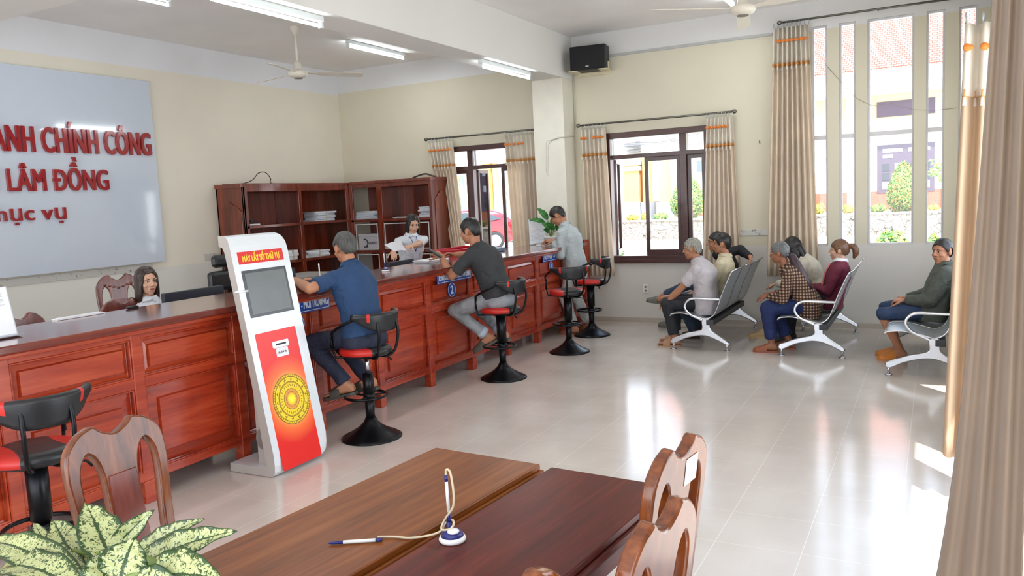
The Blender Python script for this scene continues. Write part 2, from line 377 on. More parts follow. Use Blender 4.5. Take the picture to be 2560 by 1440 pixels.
struct(MB().box((XL-.2, YF-.2, ZC), (XR+.2, YB+.2, ZC+.15)).build('ceiling', M_CEIL))
W1 = (-6.40, -5.04, .83, 2.52); W2 = (-3.89, -2.53, .83, 2.52)
W3 = [(-1.30, -1.13), (-1.00, -.825), (-.70, -.225), (-.105, .075), (.21, .385)]
wall_y('wall_back', YB, YB+.22, XL, XR, 0, ZC, [W1, W2]+[(a, b, .985, 3.54) for a, b in W3], M_WALL)
wall_x('wall_left', XL-.2, XL, YF, YB+.22, 0, ZC, [], M_WALLL)
wall_x('wall_right', XR, XR+.22, YF, YB+.22, 0, ZC, [(2.3, 5.0, .02, 2.45), (6.4, 9.4, .95, 2.6), (-3.1, .9, .02, 3.1)], M_WALL)  # opening beside the benches is unseen, added to brighten the far floor
wall_y('wall_front', YF-.2, YF, XL, XR+.22, 0, ZC, [(-8.0, -4.9, .02, 3.2), (-4.5, .2, .02, 3.2)], M_WALL)
struct(MB().box((-4.74, YF, 3.27), (-4.34, YB, ZC)).build('trim_1', M_BEAM, bevel=.006))
struct(MB().box((XL, 3.58, 3.31), (-4.74, 3.97, ZC)).box((-4.34, 3.58, 3.31), (XR, 3.97, ZC)).build('trim_2', M_BEAM, bevel=.006))
struct(MB().box((-4.785, 9.85, 0), (-4.34, YB, 3.27)).build('trim_3', M_PILLAR, bevel=.006))
# marble strips along the walls
def stripmat():
    m, nt, b = newmat('marble_strip')
    tc = N(nt, 'ShaderNodeTexCoord'); vo = N(nt, 'ShaderNodeTexNoise'); vo.inputs['Scale'].default_value = 9; vo.inputs['Detail'].default_value = 8; vo.inputs['Distortion'].default_value = 2.5
    nt.links.new(tc.outputs['Object'], vo.inputs['Vector'])
    rp = N(nt, 'ShaderNodeValToRGB'); e = rp.color_ramp.elements; e[0].position = .30; e[0].color = srgb(110,104,98); e[1].position = .42; e[1].color = srgb(196,194,188)
    nt.links.new(vo.outputs['Fac'], rp.inputs[0]); nt.links.new(rp.outputs[0], b.inputs['Base Color']); b.inputs['Roughness'].default_value = .3
    return m
STRIP = stripmat()
mb = MB().box((-2.50, YB-.012, 1.125), (-1.36, YB, 1.20)).build('trim_4', STRIP, bevel=.003); struct(mb)
mb = MB().box((XL, 1.0, 1.075), (XL+.012, 6.52, 1.15)).build('trim_5', STRIP, bevel=.003); struct(mb)
mb = MB().box((XL, 7.30, 1.12), (XL+.012, 7.56, 1.20)).build('trim_6', STRIP, bevel=.003); struct(mb)
struct(MB().box((-4.34, YB-.012, 0), (XR, YB, .06)).build('baseboard_back', mat('base_tile', srgb(178,168,156), .3)))
# plastic cable duct and wires on the back wall
duct = MB().box((-4.32, YB-.018, 3.505), (-1.74, YB, 3.535)).build('cable_duct', mat('grey_plastic', srgb(176,176,172), .5)); tag(duct, 'long grey cable duct running along the back wall above the windows', 'cable duct')

# ---- brown wooden windows
def wood_window(idx, W, mull, openleft):
    x0, x1, z0, z1 = W; y0, y1 = YB+.02, YB+.14
    t = thing('window_%d' % idx, None, None, (x0, YB, z0)); struct(t)
    f = MB()
    f.box((x0, YB-.02, z1-.075), (x1, y1, z1)).box((x0, YB-.02, z0), (x1, y1, z0+.06)).box((x0-.02, YB-.05, z0-.035), (x1+.02, y1, z0+.012))
    f.box((x0, YB-.02, z0), (x0+.055, y1, z1)).box((x1-.055, YB-.02, z0), (x1, y1, z1))
    tz = 2.175
    f.box((x0, y0, tz), (x1, y1, tz+.055))
    for m in mull: f.box((m-.045, y0, z0), (m+.045, y1, z1))
    f.build('window_frame', WINW, t, bevel=.004)
    edges = [x0+.055]+[q for m in mull for q in (m-.045, m+.045)]+[x1-.055]
    for k in range(0, len(edges), 2):
        a, b = edges[k], edges[k+1]
        MB().box((a, y0+.05, tz+.055), (b, y0+.054, z1-.075)).build('pane', GLASS, t)
    def sash(a, b, za, zb, hinge=None):
        s = .05; fr = MB(); gl = MB()
        if hinge is None:
            Y = y0+.035
            fr.box((a, Y, za), (b, Y+.04, za+.075)).box((a, Y, zb-s), (b, Y+.04, zb)).box((a, Y, za), (a+s, Y+.04, zb)).box((b-s, Y, za), (b, Y+.04, zb))
            gl.box((a+s, Y+.018, za+.075), (b-s, Y+.022, zb-s))
        else:
            w = b-a; ang = hinge[1]; O = V((a if hinge[0] == 'l' else b, y1, 0)); sg = 1 if hinge[0] == 'l' else -1
            D = V((math.cos(ang)*sg, math.sin(ang), 0)); n = D.cross(V((0,0,1)))*.02
            def ob(u0, u1, c0, c1, mbx, th=1): mbx.obox(O+D*(u0+u1)/2+V((0,0,(c0+c1)/2)), D*(u1-u0)/2, n*th, V((0,0,(c1-c0)/2)))
            ob(0, w, za, za+.075, fr); ob(0, w, zb-s, zb, fr); ob(0, s, za, zb, fr); ob(w-s, w, za, zb, fr); ob(s, w-s, za+.075, zb-s, gl, .1)
        o = fr.build('sash', WINW, t, bevel=.003); gl.build('pane', GLASS, o)
        return o
    return t, sash, tz
t, sash, tz = wood_window(2, W2, [-2.865], True)
sash(-3.39, -2.91, .89, tz); sash(-2.82, -2.585, .89, tz); sash(-3.835, -3.39, .89, tz, ('l', 1.80))
t, sash, tz = wood_window(1, W1, [-6.02], True)
sash(-6.345, -6.065, .89, tz); sash(-5.975, -5.53, .89, tz, ('l', 1.74)); sash(-5.53, -5.095, .89, tz)
# ---- the tall window of five narrow panes
for i, (a, b) in enumerate(W3):
    t = thing('window_%d' % (i+3), None, None, (a, YB, .985)); struct(t)
    f = MB(); z0, z1 = .985, 3.54; e = .022; y0, y1 = YB+.03, YB+.10
    f.box((a, y0, z0), (a+e, y1, z1)).box((b-e, y0, z0), (b, y1, z1)).box((a, y0, z1-e), (b, y1, z1)).box((a, y0, z0), (b, y1, z0+e)).box((a, y0, 2.235), (b, y1, 2.285))
    f.build('window_frame', mat('white_window_metal', srgb(206,204,206), .4), t)
    MB().box((a+e, y0+.03, z0+e), (b-e, y0+.034, 2.235)).build('pane', GLASS, t); MB().box((a+e, y0+.03, 2.285), (b-e, y0+.034, z1-e)).build('pane', GLASS, t)
# ---- the side opening behind the curtains
t = thing('door_1', None, None, (XR, 3.65, 0)); struct(t)
f = MB()
for y in (2.3, 5.0): f.box((XR+.02, y-.03, 0), (XR+.14, y+.03, 2.6))
f.box((XR+.02, 2.3, 2.55), (XR+.14, 5.0, 2.62)).build('door_frame', WINW, t, bevel=.004)

struct(MB().box((XR+.22, 1.4, 2.72), (1.07, 6.0, 2.84)).box((XR+.22, 6.0, 2.72), (1.75, 10.3, 2.84)).build('added_eave', M_BEAM))  # unseen eave added outside to keep the sun off floor and benches
# ================================================================ LAMPS AND FANS ON THE CEILING
TUBE = mat('lit_tube', (1,1,1,1), .5, emit=(.88, .97, 1, 1), es=11)
FIX = mat('lamp_batten', srgb(222,228,228), .4, var=.01)
def tube_lamp(x, ya, yb, z, label, side=0):
    t = thing('fluorescent_lamp', label, 'ceiling lamp', (x, (ya+yb)/2, z), 0, 'fluorescent tube lamps on the ceiling and beam')
    MB().box((x-.025, ya, z), (x+.025, yb, z+.045)).build('batten', FIX, t, bevel=.004)
    for y in (ya, yb):
        s = 1 if y == ya else -1
        MB().box((x-.018, y, z-.05), (x+.018, y+s*.03, z)).build('end_cap', FIX, t, bevel=.003)
    MB().tube([(x, ya+.03, z-.032), (x, yb-.03, z-.032)], .0135, 12).build('lamp_tube', TUBE, t, smooth=True)
    l = bpy.data.lights.new('tube_glow', 'AREA'); l.shape = 'RECTANGLE'; l.size = .05; l.size_y = yb-ya; l.energy = 5; l.color = (.9, .98, 1)
    o = bpy.data.objects.new('tube_glow', l); COL.objects.link(o); o.parent = t; o.location = (0, 0, -.055)
    return t
tube_lamp(-6.64, 4.45, 5.67, 3.785, 'lit ceiling tube furthest left, above the white lettered board')
tube_lamp(-4.47, 4.12, 5.32, 3.225, 'long lit tube fixed under the beam, nearest the camera')
tube_lamp(-6.64, 8.36, 9.60, 3.785, 'lit ceiling tube to the right behind the ceiling fan')
tube_lamp(-4.47, 7.92, 9.15, 3.225, 'lit tube under the far end of the beam beside the pillar')
tube_lamp(-2.04, 8.30, 9.50, 3.785, 'lit tube on the ceiling just above the right hand fan')
FANM = mat('fan_enamel', srgb(226,220,206), .35, var=.02)
def fan(x, y, z, a0, label, R=.76):
    t = thing('ceiling_fan', label, 'ceiling fan', (x, y, z), 0, 'ceiling fans')
    MB().lathe([(.001,-.045),(.055,-.045),(.095,-.03),(.115,0),(.11,.03),(.06,.045),(.045,.06),(.042,.12),(.02,.15),(.001,.15)], (x,y,z), 28).build('motor', FANM, t, smooth=True)
    MB().lathe([(.001,-.052),(.05,-.052),(.052,-.044),(.001,-.044)], (x,y,z), 24).build('motor_badge', mat('grey_metal', srgb(120,118,112), .4, .5), t)
    MB().tube([(x,y,z+.12),(x,y,ZC-.06)], .013, 12).build('rod', FANM, t, smooth=True)
    MB().lathe([(.001,0),(.02,0),(.055,.08),(.06,.10),(.001,.10)], (x,y,ZC-.10), 20).build('canopy', FANM, t, smooth=True)
    for k in range(3):
        a = math.radians(a0+120*k); D = V((math.cos(a), math.sin(a), 0)); S = V((-math.sin(a), math.cos(a), 0)); c = V((x,y,z+.012))
        b = MB(); rows = []
        for u, w in ((.10,.022),(.19,.026),(.26,.052),(.45,.062),(R-.05,.066),(R-.01,.058),(R,.04)):
            rows.append([c+D*u+S*s*w+V((0,0, -s*w*.22+dz-.02*u)) for s, dz in ((-1,0),(1,0),(1,.005),(-1,.005))])
        b.loft(rows).build('blade', FANM, t, bevel=.001)
    return t
fan(-6.60, 7.37, 3.285, 50, 'white three bladed fan hanging from a rod left of the beam')
fan(-1.52, 7.45, 3.27, -19+240, 'white three bladed fan at the top right, near the tall windows', .86)
# ================================================================ LOUDSPEAKER
t = thing('loudspeaker', 'black box loudspeaker high in the corner beside the pillar', 'loudspeaker', (-3.98, 10.0, 3.33))
O = V((-4.0, 9.98, 3.48)); ang = .22; U = V((math.cos(ang), math.sin(ang)*.6, 0)).normalized(); Nn = V((U.y, -U.x, 0)); W = V((-.0,0,1))
SPK = mat('speaker_cabinet', srgb(30,29,31), .5); GR = mat('speaker_grille', srgb(24,24,26), .8, bump=.4, bs=400)
MB().loft([[O+U*a*.235+Nn*n+W*b*(.155) for a, b in ((-1,-1),(1,-1),(1,1),(-1,1))] for n in (-.13, .10)]).build('cabinet', SPK, t, bevel=.008)
MB().loft([[O+U*a*(.225)+Nn*n+W*b*(.145) for a, b in ((-1,-1),(1,-1),(1,1),(-1,1))] for n in (.10, .125)]).build('grille', GR, t, bevel=.006)
MB().obox(O+Nn*.128-W*.11+U*.0, U*.022, Nn*.002, W*.006).build('badge', mat('silver', srgb(190,190,190), .3, .8), t)
MB().obox(O+U*.20-W*.158+Nn*.0, U*.06, Nn*.12, W*.004).obox(O+U*.24-W*.10-Nn*.05, U*.004, Nn*.03, W*.05).obox(O-U*.20-W*.158, U*.06, Nn*.12, W*.004).obox(V((-4.0,10.17,3.31)), U*.22, V((0,.02,0)), W*.02).build('bracket', mat('cream_bracket', srgb(214,204,170), .5), t)
cab = MB()
pts = [(-4.28,10.19,3.3),(-4.275,10.19,2.2),(-4.27,10.19,1.9),(-4.30,10.19,1.86)]
# thin white cable falling from the speaker, then around the pillar
w = MB().tube([at(1434,178,y=10.185), at(1436,260,y=10.185), at(1438,325,y=10.185)], .006, 6).tube([V((-4.335,10.17,2.52)), V((-4.333,9.84,2.50)), V((-4.40,9.84,2.50)), V((-4.52,9.84,2.47))], .009, 6).tube(spline([(-4.52,9.843,2.47),(-4.60,9.843,2.45),(-4.61,9.843,2.2),(-4.62,9.843,2.05)], 5), .003, 5).tube(spline([(-4.52,9.843,2.47),(-4.575,9.843,2.40),(-4.585,9.843,2.25),(-4.60,9.843,2.0)], 5), .003, 5)
tag(w.build('cable', mat('white_cable', srgb(206,204,190), .5), smooth=True), 'thin white cable falling from the loudspeaker and wrapping round the pillar', 'cable')
w = MB().tube([at(2062,160,y=10.19), at(2140,245,y=10.19), at(2180,265,y=10.19), at(2250,295,y=10.15), at(2280,272,y=10.15), at(2345,276,y=10.19), at(2390,270,y=10.19)][:3]+[at(2225,258,y=10.19), at(2285,275,y=10.19), at(2340,276,y=10.19), at(2392,270,y=10.19)], .003, 5)
tag(w.build('wire', mat('thin_wire', srgb(170,164,150), .6), smooth=True), 'thin sagging wire strung across the tall window panes', 'wire')
# hook on the wall and the socket
tag(MB().tube([at(1899,350,y=10.185), at(1898,356,y=10.16), at(1901,360,y=10.16)], .004, 6).build('wall_hook', SILV), 'small bent hook on the wall between the two far curtains', 'hook')
t = thing('wall_socket', 'white double power socket low on the wall below the window', 'socket', (-3.40, YB, .445))
MB().box((-3.44, YB-.012, .39), (-3.365, YB, .51)).build('face_plate', WHITE, t, bevel=.004)
for dz in (.425, .475): MB().lathe([(.001,0),(.014,0),(.014,.003),(.001,.003)], (0,0,0), 12).build('outlet', mat('socket_grey', srgb(120,118,114), .5), t, org=V((0,0,0))).matrix_local = Matrix.Translation((-3.4+3.40, -.014, dz-.445)) @ Matrix.Rotation(PI/2, 4, 'X')
# ================================================================ flat plates with holes (2D outlines)
def plate_mesh(outlines, thick, bev=0.0):
    cu = bpy.data.curves.new('p', 'CURVE'); cu.dimensions = '2D'; cu.fill_mode = 'BOTH'; cu.extrude = max(thick/2-bev, .0001); cu.bevel_depth = bev; cu.bevel_resolution = 2
    for ol in outlines:
        sp = cu.splines.new('POLY'); sp.points.add(len(ol)-1); sp.use_cyclic_u = True
        for i, (a, b) in enumerate(ol): sp.points[i].co = (a, b, 0, 1)
    me = evaluated(cu)
    vs = [v.co.copy() for v in me.vertices]; fs = [tuple(p.vertices) for p in me.polygons]
    bpy.data.curves.remove(cu); bpy.data.meshes.remove(me); return vs, fs
def plate(mb, outlines, O, U, W, thick, bev=0, bend=None):
    vs, fs = plate_mesh(outlines, thick, bev); O, U, W = V(O), V(U), V(W); n = U.cross(W).normalized()
    mb.add([O+U*v.x+W*v.y+n*(v.z+(bend(v.x, v.y) if bend else 0)) for v in vs], fs); return mb
def smooth2(pts, n=5, closed=True):
    P = [V((a, b)) for a, b in pts]; out = []; L = len(P)
    for i in range(L):
        p0, p1, p2, p3 = P[i-1], P[i], P[(i+1) % L], P[(i+2) % L]
        for k in range(n):
            t = k/n; q = .5*((2*p1)+(-p0+p2)*t+(2*p0-5*p1+4*p2-p3)*t*t+(-p0+3*p1-3*p2+p3)*t**3); out.append((q.x, q.y))
    return out

# ================================================================ WALL BOARD WITH RED LETTERS
t = thing('lettered_board', 'large glossy white board with raised red letters on the left wall', 'sign board', (XL, 3.8, 1.17))
MB().box((XL+.002, 1.1, 1.27), (XL+.04, 6.40, 3.16)).build('mounting_frame', mat('dull_frame', srgb(120,116,110), .6), t)
MB().box((XL+.04, .9, 1.17), (XL+.075, 6.66, 3.31)).build('panel', mat('glossy_white_panel', srgb(196,204,216), .07, var=.01, coat=1), t, bevel=.004)
LR = mat('red_acrylic', srgb(150,12,26), .12, var=.03, coat=.8)
xx = XL+.076
text_on('HÀNH CHÍNH CÔNG', (xx, 4.61, 2.435), (0,1,0), (0,0,1), 1.98, .262, .028, .017, 'lettering', LR, t, 1.07)
text_on('TỈNH LÂM ĐỒNG', (xx, 4.225, 2.035), (0,1,0), (0,0,1), 1.76, .225, .028, .017, 'lettering', LR, t, 1.07)
text_on('Phục', (xx, 4.58, 1.735), (0,1,0), (0,0,1), .52, .155, .024, .014, 'lettering', LR, t, 1.07)
text_on('vụ', (xx, 5.18, 1.735), (0,1,0), (0,0,1), .265, .155, .024, .014, 'lettering', LR, t, 1.07)

# ================================================================ SHELF CABINETS
CX, CY0, CY1 = -7.86, 7.58, 9.69
t = thing('shelf_cabinet', 'long open shelf cabinet along the left wall with a plain end panel', 'cabinet', (-8.1, 8.6, 0))
MB().box((XL+.01, CY0, 0), (CX, CY0+.03, 2.04)).build('side_panel', CABW, t, bevel=.003)
ap = MB(); plate(ap, [[(-.20,.15),(.20,.15),(.20,1.72)]+[(.20-.40*k/12, 1.72+.10*math.sin(PI*k/12)**1.5+.03*math.sin(2*PI*k/12*1.5)**2) for k in range(1,12)]+[(-.20,1.72)]], (-8.1, CY0-.006, .0), (1,0,0), (0,0,1), .014, .004); ap.build('raised_panel', CABW, t)
MB().box((XL+.01, CY0-.02, 2.03), (CX+.0, YB-.02, 2.085)).build('top_board', CABW, t, bevel=.006)
MB().box((XL+.01, CY0, 0), (XL+.03, YB-.02, 2.04)).build('back_panel', CABW, t)
fr = MB().box((CX-.025, CY0, 0), (CX, CY0+.075, 2.04)).box((CX-.025, 8.60, .08), (CX, 8.66, 1.99)).box((CX-.025, 9.62, 0), (CX, 9.70, 2.04)).box((CX-.025, CY0, 1.975), (CX, 9.70, 2.04)).box((CX-.025, CY0, 0), (CX, 9.70, .10))
fr.box((XL+.03, 8.615, .1), (CX-.02, 8.645, 2.0))
fr.build('front_frame', CABW, t, bevel=.003)
for z in (1.50, .99, .50): MB().box((XL+.03, CY0+.03, z), (CX, 9.69, z+.035)).build('shelf', CABW, t, bevel=.002)
BX0, BX1 = -7.853, -6.37; BY = 9.69
t = thing('shelf_cabinet', 'open shelf cabinet on the back wall whose pink lit end panel faces the window', 'cabinet', (-7.1, 9.95, 0))
MB().box((BX1-.03, BY, 0), (BX1, YB-.02, 2.05)).build('side_panel', CABW, t, bevel=.003)
ap = MB(); plate(ap, [[(-.17,.15),(.17,.15),(.17,1.78)]+[(.17-.34*k/12, 1.78+.11*math.sin(PI*k/12)**1.6) for k in range(1,12)]+[(-.17,1.78)]], (BX1+.008, 9.94, .0), (0,1,0), (0,0,1), .016, .005); ap.build('raised_panel', CABW, t)
MB().box((BX0+.03, BY-.02, 2.045), (BX1+.02, YB-.02, 2.09)).build('top_board', CABW, t, bevel=.006)
MB().box((BX0, YB-.045, 0), (BX1, YB-.02, 2.04)).build('back_panel', CABW, t)
fr = MB()
for a, b in ((BX0-.0, BX0+.06), (-7.345, -7.25), (BX1-.05, BX1)): fr.box((a, BY, 0), (b, BY+.025, 2.05))
fr.box((BX0, BY, 1.99), (BX1, BY+.025, 2.05)).box((BX0, BY, 0), (BX1, BY+.025, .1)).box((-7.31, BY+.02, .1), (-7.28, YB-.03, 2.03)).build('front_frame', CABW, t, bevel=.003)
for z in (1.485, 1.02, .52): MB().box((BX0+.01, BY, z), (BX1-.03, YB-.03, z+.035)).build('shelf', CABW, t, bevel=.002)
PLS = mat('white_plastic_edge', srgb(196,190,186), .5)
for a, b in ((-7.77, -7.36), (-7.235, -6.44)):
    for z0, z1 in ((1.07, 1.455), (.58, 1.0)):
        f = MB().box((a, BY-.006, z1-.014), (b, BY+.004, z1)).box((a, BY-.006, z0), (b, BY+.004, z0+.014)).box((a, BY-.006, z0), (a+.014, BY+.004, z1)).box((b-.014, BY-.006, z0), (b, BY+.004, z1)).build('edge_strip', PLS, t)
def stack(label, cx, cy, z, w, d, h, n, seed, m=PAPER, rot=0, group='paper bundles on the shelves'):
    rnd = random.Random(seed); t = thing('paper_stack', label, 'papers', (cx, cy, z), 0, group)
    zz = z+.001; mb = MB()
    for i in range(n):
        hh = h/n*rnd.uniform(.7, 1.3); a = rot+rnd.uniform(-.12, .12); X = V((math.cos(a), math.sin(a), 0)); Y = V((-X.y, X.x, 0)); ww = w*rnd.uniform(.82, 1); dd = d*rnd.uniform(.85, 1)
        c = V((cx+rnd.uniform(-.01,.01), cy+rnd.uniform(-.015,.015), zz+hh/2)); mb.obox(c, X*ww/2, Y*dd/2, V((0,0,hh/2*.96))); zz += hh
    mb.build('sheets', m, t, bevel=.002)
    bl = MB(); bl.obox((cx, cy, (z+zz)/2+.002), V((math.cos(rot), math.sin(rot), 0))*w*.508, V((-math.sin(rot), math.cos(rot), 0))*.004, V((0,0,(zz-z)/2+.001))); bl.build('tie_string', mat('tie_string', srgb(190,180,160), .8), t)
    return t
PAP2 = mat('folder_paper', srgb(198,202,210), .7, var=.1, vs=60)
stack('tied bundle of files on the upper shelf of the left wall cabinet', -8.02, 9.18, 1.535, .26, .46, .15, 5, 3, PAP2)
stack('loose heap of files on the upper shelf right in the cabinet corner', -7.60, 9.86, 1.52, .42, .24, .13, 9, 5, PAP2)
stack('small pile of papers at the right end of the upper shelf', -6.56, 9.90, 1.52, .22, .26, .15, 8, 8, PAP2)
stack('curled stack of white forms on the lower shelf beside the blue shirted man', -8.02, 8.98, 1.025, .28, .50, .09, 5, 9)
stack('white papers standing at the left of the lower shelf divider', -8.02, 8.46, 1.025, .24, .22, .15, 3, 12)
stack('flat sheets lying on the shelf behind the standing clerk', -6.95, 9.9, 1.52, .42, .20, .012, 2, 15)
t = thing('hole_punch', 'small white and dark hole punch on the upper left shelf', 'hole punch', (-7.99, 7.80, 1.535))
MB().box((-8.04, 7.74, 1.536), (-7.94, 7.92, 1.556)).build('base', WHITE, t, bevel=.004); MB().tube([(-7.99,7.90,1.57),(-7.99,7.82,1.60),(-7.99,7.79,1.59)], .012, 8).build('lever', mat('dark_blue_plastic', srgb(40,52,78), .4), t, smooth=True)
t = thing('cardboard_box', 'white printed cardboard box on the lower shelf in the cabinet corner', 'box', (-7.57, 9.86, 1.055))
MB().box((-7.76, 9.73, 1.056), (-7.40, 9.98, 1.30)).box((-7.77, 9.725, 1.26), (-7.39, 9.985, 1.305)).build('carton', mat('white_carton', srgb(186,182,184), .7), t, bevel=.003)
text_on('QUALITY', (-7.575, 9.724, 1.15), (1,0,0), (0,0,1), .17, .035, .001, .01, 'print', INK, t)
rg = MB(); rg.tube([(-7.635+.045*math.cos(a), 9.724, 1.165+.06*math.sin(a)) for a in [2.2-k*.33 for k in range(14)]], .008, 6).tube([(-7.62,9.724,1.13),(-7.585,9.724,1.09)], .008, 6).build('emblem', INK, t)
# wires lying on the cabinet tops
tag(MB().tube(spline([(-8.25,7.62,2.09),(-8.2,7.9,2.095),(-8.12,8.02,2.14),(-8.1,8.12,2.23),(-8.1,8.25,2.24),(-8.12,8.36,2.16),(-8.15,8.42,2.095),(-8.2,9.0,2.093),(-8.15,9.5,2.095)], 5), .006, 6).build('cable', mat('dark_cable', srgb(70,52,44), .5), smooth=True), 'looped dark cable lying on top of the left wall cabinet', 'cable')
tag(MB().tube(spline([(-6.75,9.8,2.097),(-6.62,9.8,2.13),(-6.5,9.78,2.14),(-6.42,9.8,2.11),(-6.38,9.85,2.097)], 5), .012, 6).build('cable', mat('dark_cable', srgb(70,52,44)), smooth=True), 'thick black cable bundle on top of the right end of the back cabinet', 'cable')
tag(MB().box((-7.0,9.75,2.091),(-6.78,9.9,2.10)).build('paper_sheet', PAPER), 'loose sheet lying on top of the back wall cabinet', 'paper')

# ================================================================ RECEPTION COUNTER
t = thing('reception_counter', 'long reddish wooden reception counter with framed panels running to the pillar', 'counter', (-4.45, 5.3, 0)); CTR = t
CF = -4.16; P0 = 3.085; SP = .7725; Y0, Y1 = .74, 9.83
posts = [P0+SP*k for k in range(-3, 9)]
MB().box((-4.78, Y0-.03, 1.062), (-4.05, Y1, 1.105)).build('worktop', CWT, t, bevel=.008)
MB().box((-4.78, Y0-.01, 1.03), (-4.09, Y1, 1.062)).build('worktop_moulding', CW, t, bevel=.01)
fr = MB().box((CF-.04, Y0, .995), (CF, Y1, 1.032)).box((CF-.04, Y0, .70), (CF, Y1, .765)).box((CF-.04, Y0, .135), (CF, Y1, .192))
for y in posts: fr.box((CF-.045, y-.037, .135), (CF+.006, y+.037, 1.032))
fr.box((CF-.045, Y1-.07, .135), (CF+.004, Y1, 1.032)).build('front_frame', CW, t, bevel=.005)
for y in posts+[Y1-.037]:
    MB().box((CF-.07, y-.037, 0), (CF+.004, y+.037, .136)).build('leg', CW, t, bevel=.004)
    MB().box((-4.74, y-.037, 0), (-4.68, y+.037, .14)).build('leg', CW, t, bevel=.004)
MB().box((-4.74, Y0, .14), (-4.71, Y1, 1.04)).box((-4.74, Y0, .14), (CF-.05, Y0+.03, 1.04)).box((-4.74, Y0, .14), (CF-.05, Y1, .16)).build('carcass', CW, t)
def raised(y0, y1, z0, z1, inset):
    x0 = CF-.032; x1 = CF-.012; m = .012
    r = lambda a, b, c, d, x: [(x, a, c), (x, b, c), (x, b, d), (x, a, d)]
    mb = MB(); mb.loft([r(y0, y1, z0, z1, x0-.01), r(y0, y1, z0, z1, x0), r(y0+m, y1-m, z0+m, z1-m, x0-.004), r(y0+inset, y1-inset, z0+inset, z1-inset, x0+.006), r(y0+inset+.006, y1-inset-.006, z0+inset+.006, z1-inset-.006, x1+.006)])
    return mb
def bead(y0, y1, z0, z1):
    mb = MB(); q = .010
    for a, b, c, d in ((y0, y1, z0, z0+q), (y0, y1, z1-q, z1), (y0, y0+q, z0, z1), (y1-q, y1, z0, z1)): mb.box((CF-.02, a, c), (CF-.002, b, d))
    return mb
for i in range(len(posts)):
    a = posts[i]+.037; b = (posts[i+1]-.037) if i+1 < len(posts) else Y1-.07
    if b-a < .15: continue
    for z0, z1, ins in ((.192, .70, .085), (.765, .995, .045)):
        pn = raised(a, b, z0, z1, min(ins, (b-a)*.3)).build('panel', CW, t); bead(a, b, z0, z1).build('bead_moulding', CW, pn, bevel=.003)
# lower staff desk behind the counter
t = thing('staff_desk', 'low dark staff desk running behind the reception counter', 'desk', (-5.1, 5.6, 0))
MB().box((-5.42, 2.0, .74), (-4.80, 9.3, .775)).build('desk_top', CWT, t, bevel=.005)
for y in (2.0, 3.8, 5.6, 7.4, 9.27): MB().box((-5.40, y, 0), (-4.82, y+.03, .74)).build('side_panel', CW, t)
# ================================================================ BLUE COUNTER SIGNS
BLU = mat('sign_blue', srgb(28,68,160), .35, var=.02); SW = mat('sign_white', srgb(225,232,242), .5, var=.01)
def csign(y0, y1, txt, num, dy, dz, r, label, label2, dfl):
    t = thing('counter_sign', label, 'sign', (CF+.02, (y0+y1)/2, .95), 0)
    MB().box((CF+.012, y0, .945), (CF+.020, y1, 1.075)).build('sign_plate', BLU, t, bevel=.002)
    b = MB(); q = .0045; g = .009; a0, a1, c0, c1 = y0+g, y1-g, .945+g, 1.075-g
    for u, v, w, x in ((a0, a1, c0, c0+q), (a0, a1, c1-q, c1), (a0, a0+q, c0, c1), (a1-q, a1, c0, c1)): b.box((CF+.020, u, w), (CF+.0215, v, x))
    b.build('border', SW, t)
    text_on(txt, (CF+.0205, y0+.028, .976), (0,1,0), (0,0,1), y1-y0-.050, .064, .0015, .016, 'lettering', SW, t)
    t = thing('number_disc', label2, 'sign', (CF+.01, dy, dz), 0)
    circ = lambda R, n=32: [(R*math.cos(2*PI*k/n), R*math.sin(2*PI*k/n)) for k in range(n)]
    MB().prism(circ(r), (CF+.006, dy, dz), (0,1,0), (0,0,1), (.006,0,0)).build('disc', BLU, t)
    MB().ring_prism(circ(r*.93), circ(r*.86), (CF+.012, dy, dz), (0,1,0), (0,0,1), (.001,0,0)).build('border', SW, t)
    w = r*(.42 if num == '1' else .72); text_on(num, (CF+.0125, dy-w/2-(.005 if num == '1' else 0), dz-r*.56), (0,1,0), (0,0,1), w, r*1.12, .0015, .03, 'numeral', SW, t)
csign(8.62, 9.23, 'TƯ PHÁP - HỘ TỊCH', '1', 8.86, .878, .060, 'blue counter sign nearest the pillar, beside the standing person', 'round blue disc with white 1 below the counter sign nearest the pillar', 0)
csign(6.31, 6.93, 'KẾ HOẠCH ĐẦU TƯ - XÂY DỰNG - TÀI CHÍNH', '2', 6.57, .868, .072, 'blue counter sign below the elbow of the man in the dark T-shirt', 'round blue disc with white 2 under the middle counter sign', 0)
csign(4.13, 4.785, 'NÔNG NGHIỆP - MÔI TRƯỜNG', '3', 4.43, .868, .072, 'blue counter sign half hidden by the kiosk', 'round blue disc mostly hidden by the kiosk edge', 0)

# ================================================================ QUEUE TICKET KIOSK
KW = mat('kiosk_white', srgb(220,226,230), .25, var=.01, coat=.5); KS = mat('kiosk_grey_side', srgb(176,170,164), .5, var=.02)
t = thing('ticket_kiosk', 'leaning white and red queue ticket kiosk standing before the counter', 'kiosk', (-3.93, 3.93, 0))
KA, KB = -3.7087, -.17315; KY0, KY1 = 3.676, 4.182
def kx(z): return KA+KB*z
prof = [(-4.062,1.562),(-4.02,1.562),(-3.995,1.553),(-3.978,1.532),(-3.968,1.495)]+[(kx(z), z) for z in (1.30,1.0,.7,.4,.15)]+[(-3.731,.075),(-3.735,.035),(-3.752,.012),(-3.775,.004),(-4.13,.004),(-4.13,.060),(-3.815,.060),(-3.803,.075),(-3.812,.14)]+[(-3.858,.5),(-3.925,.94),(-3.995,1.34),(-4.016,1.455),(-4.03,1.485),(-4.062,1.496)]
mb = MB(); rings = []
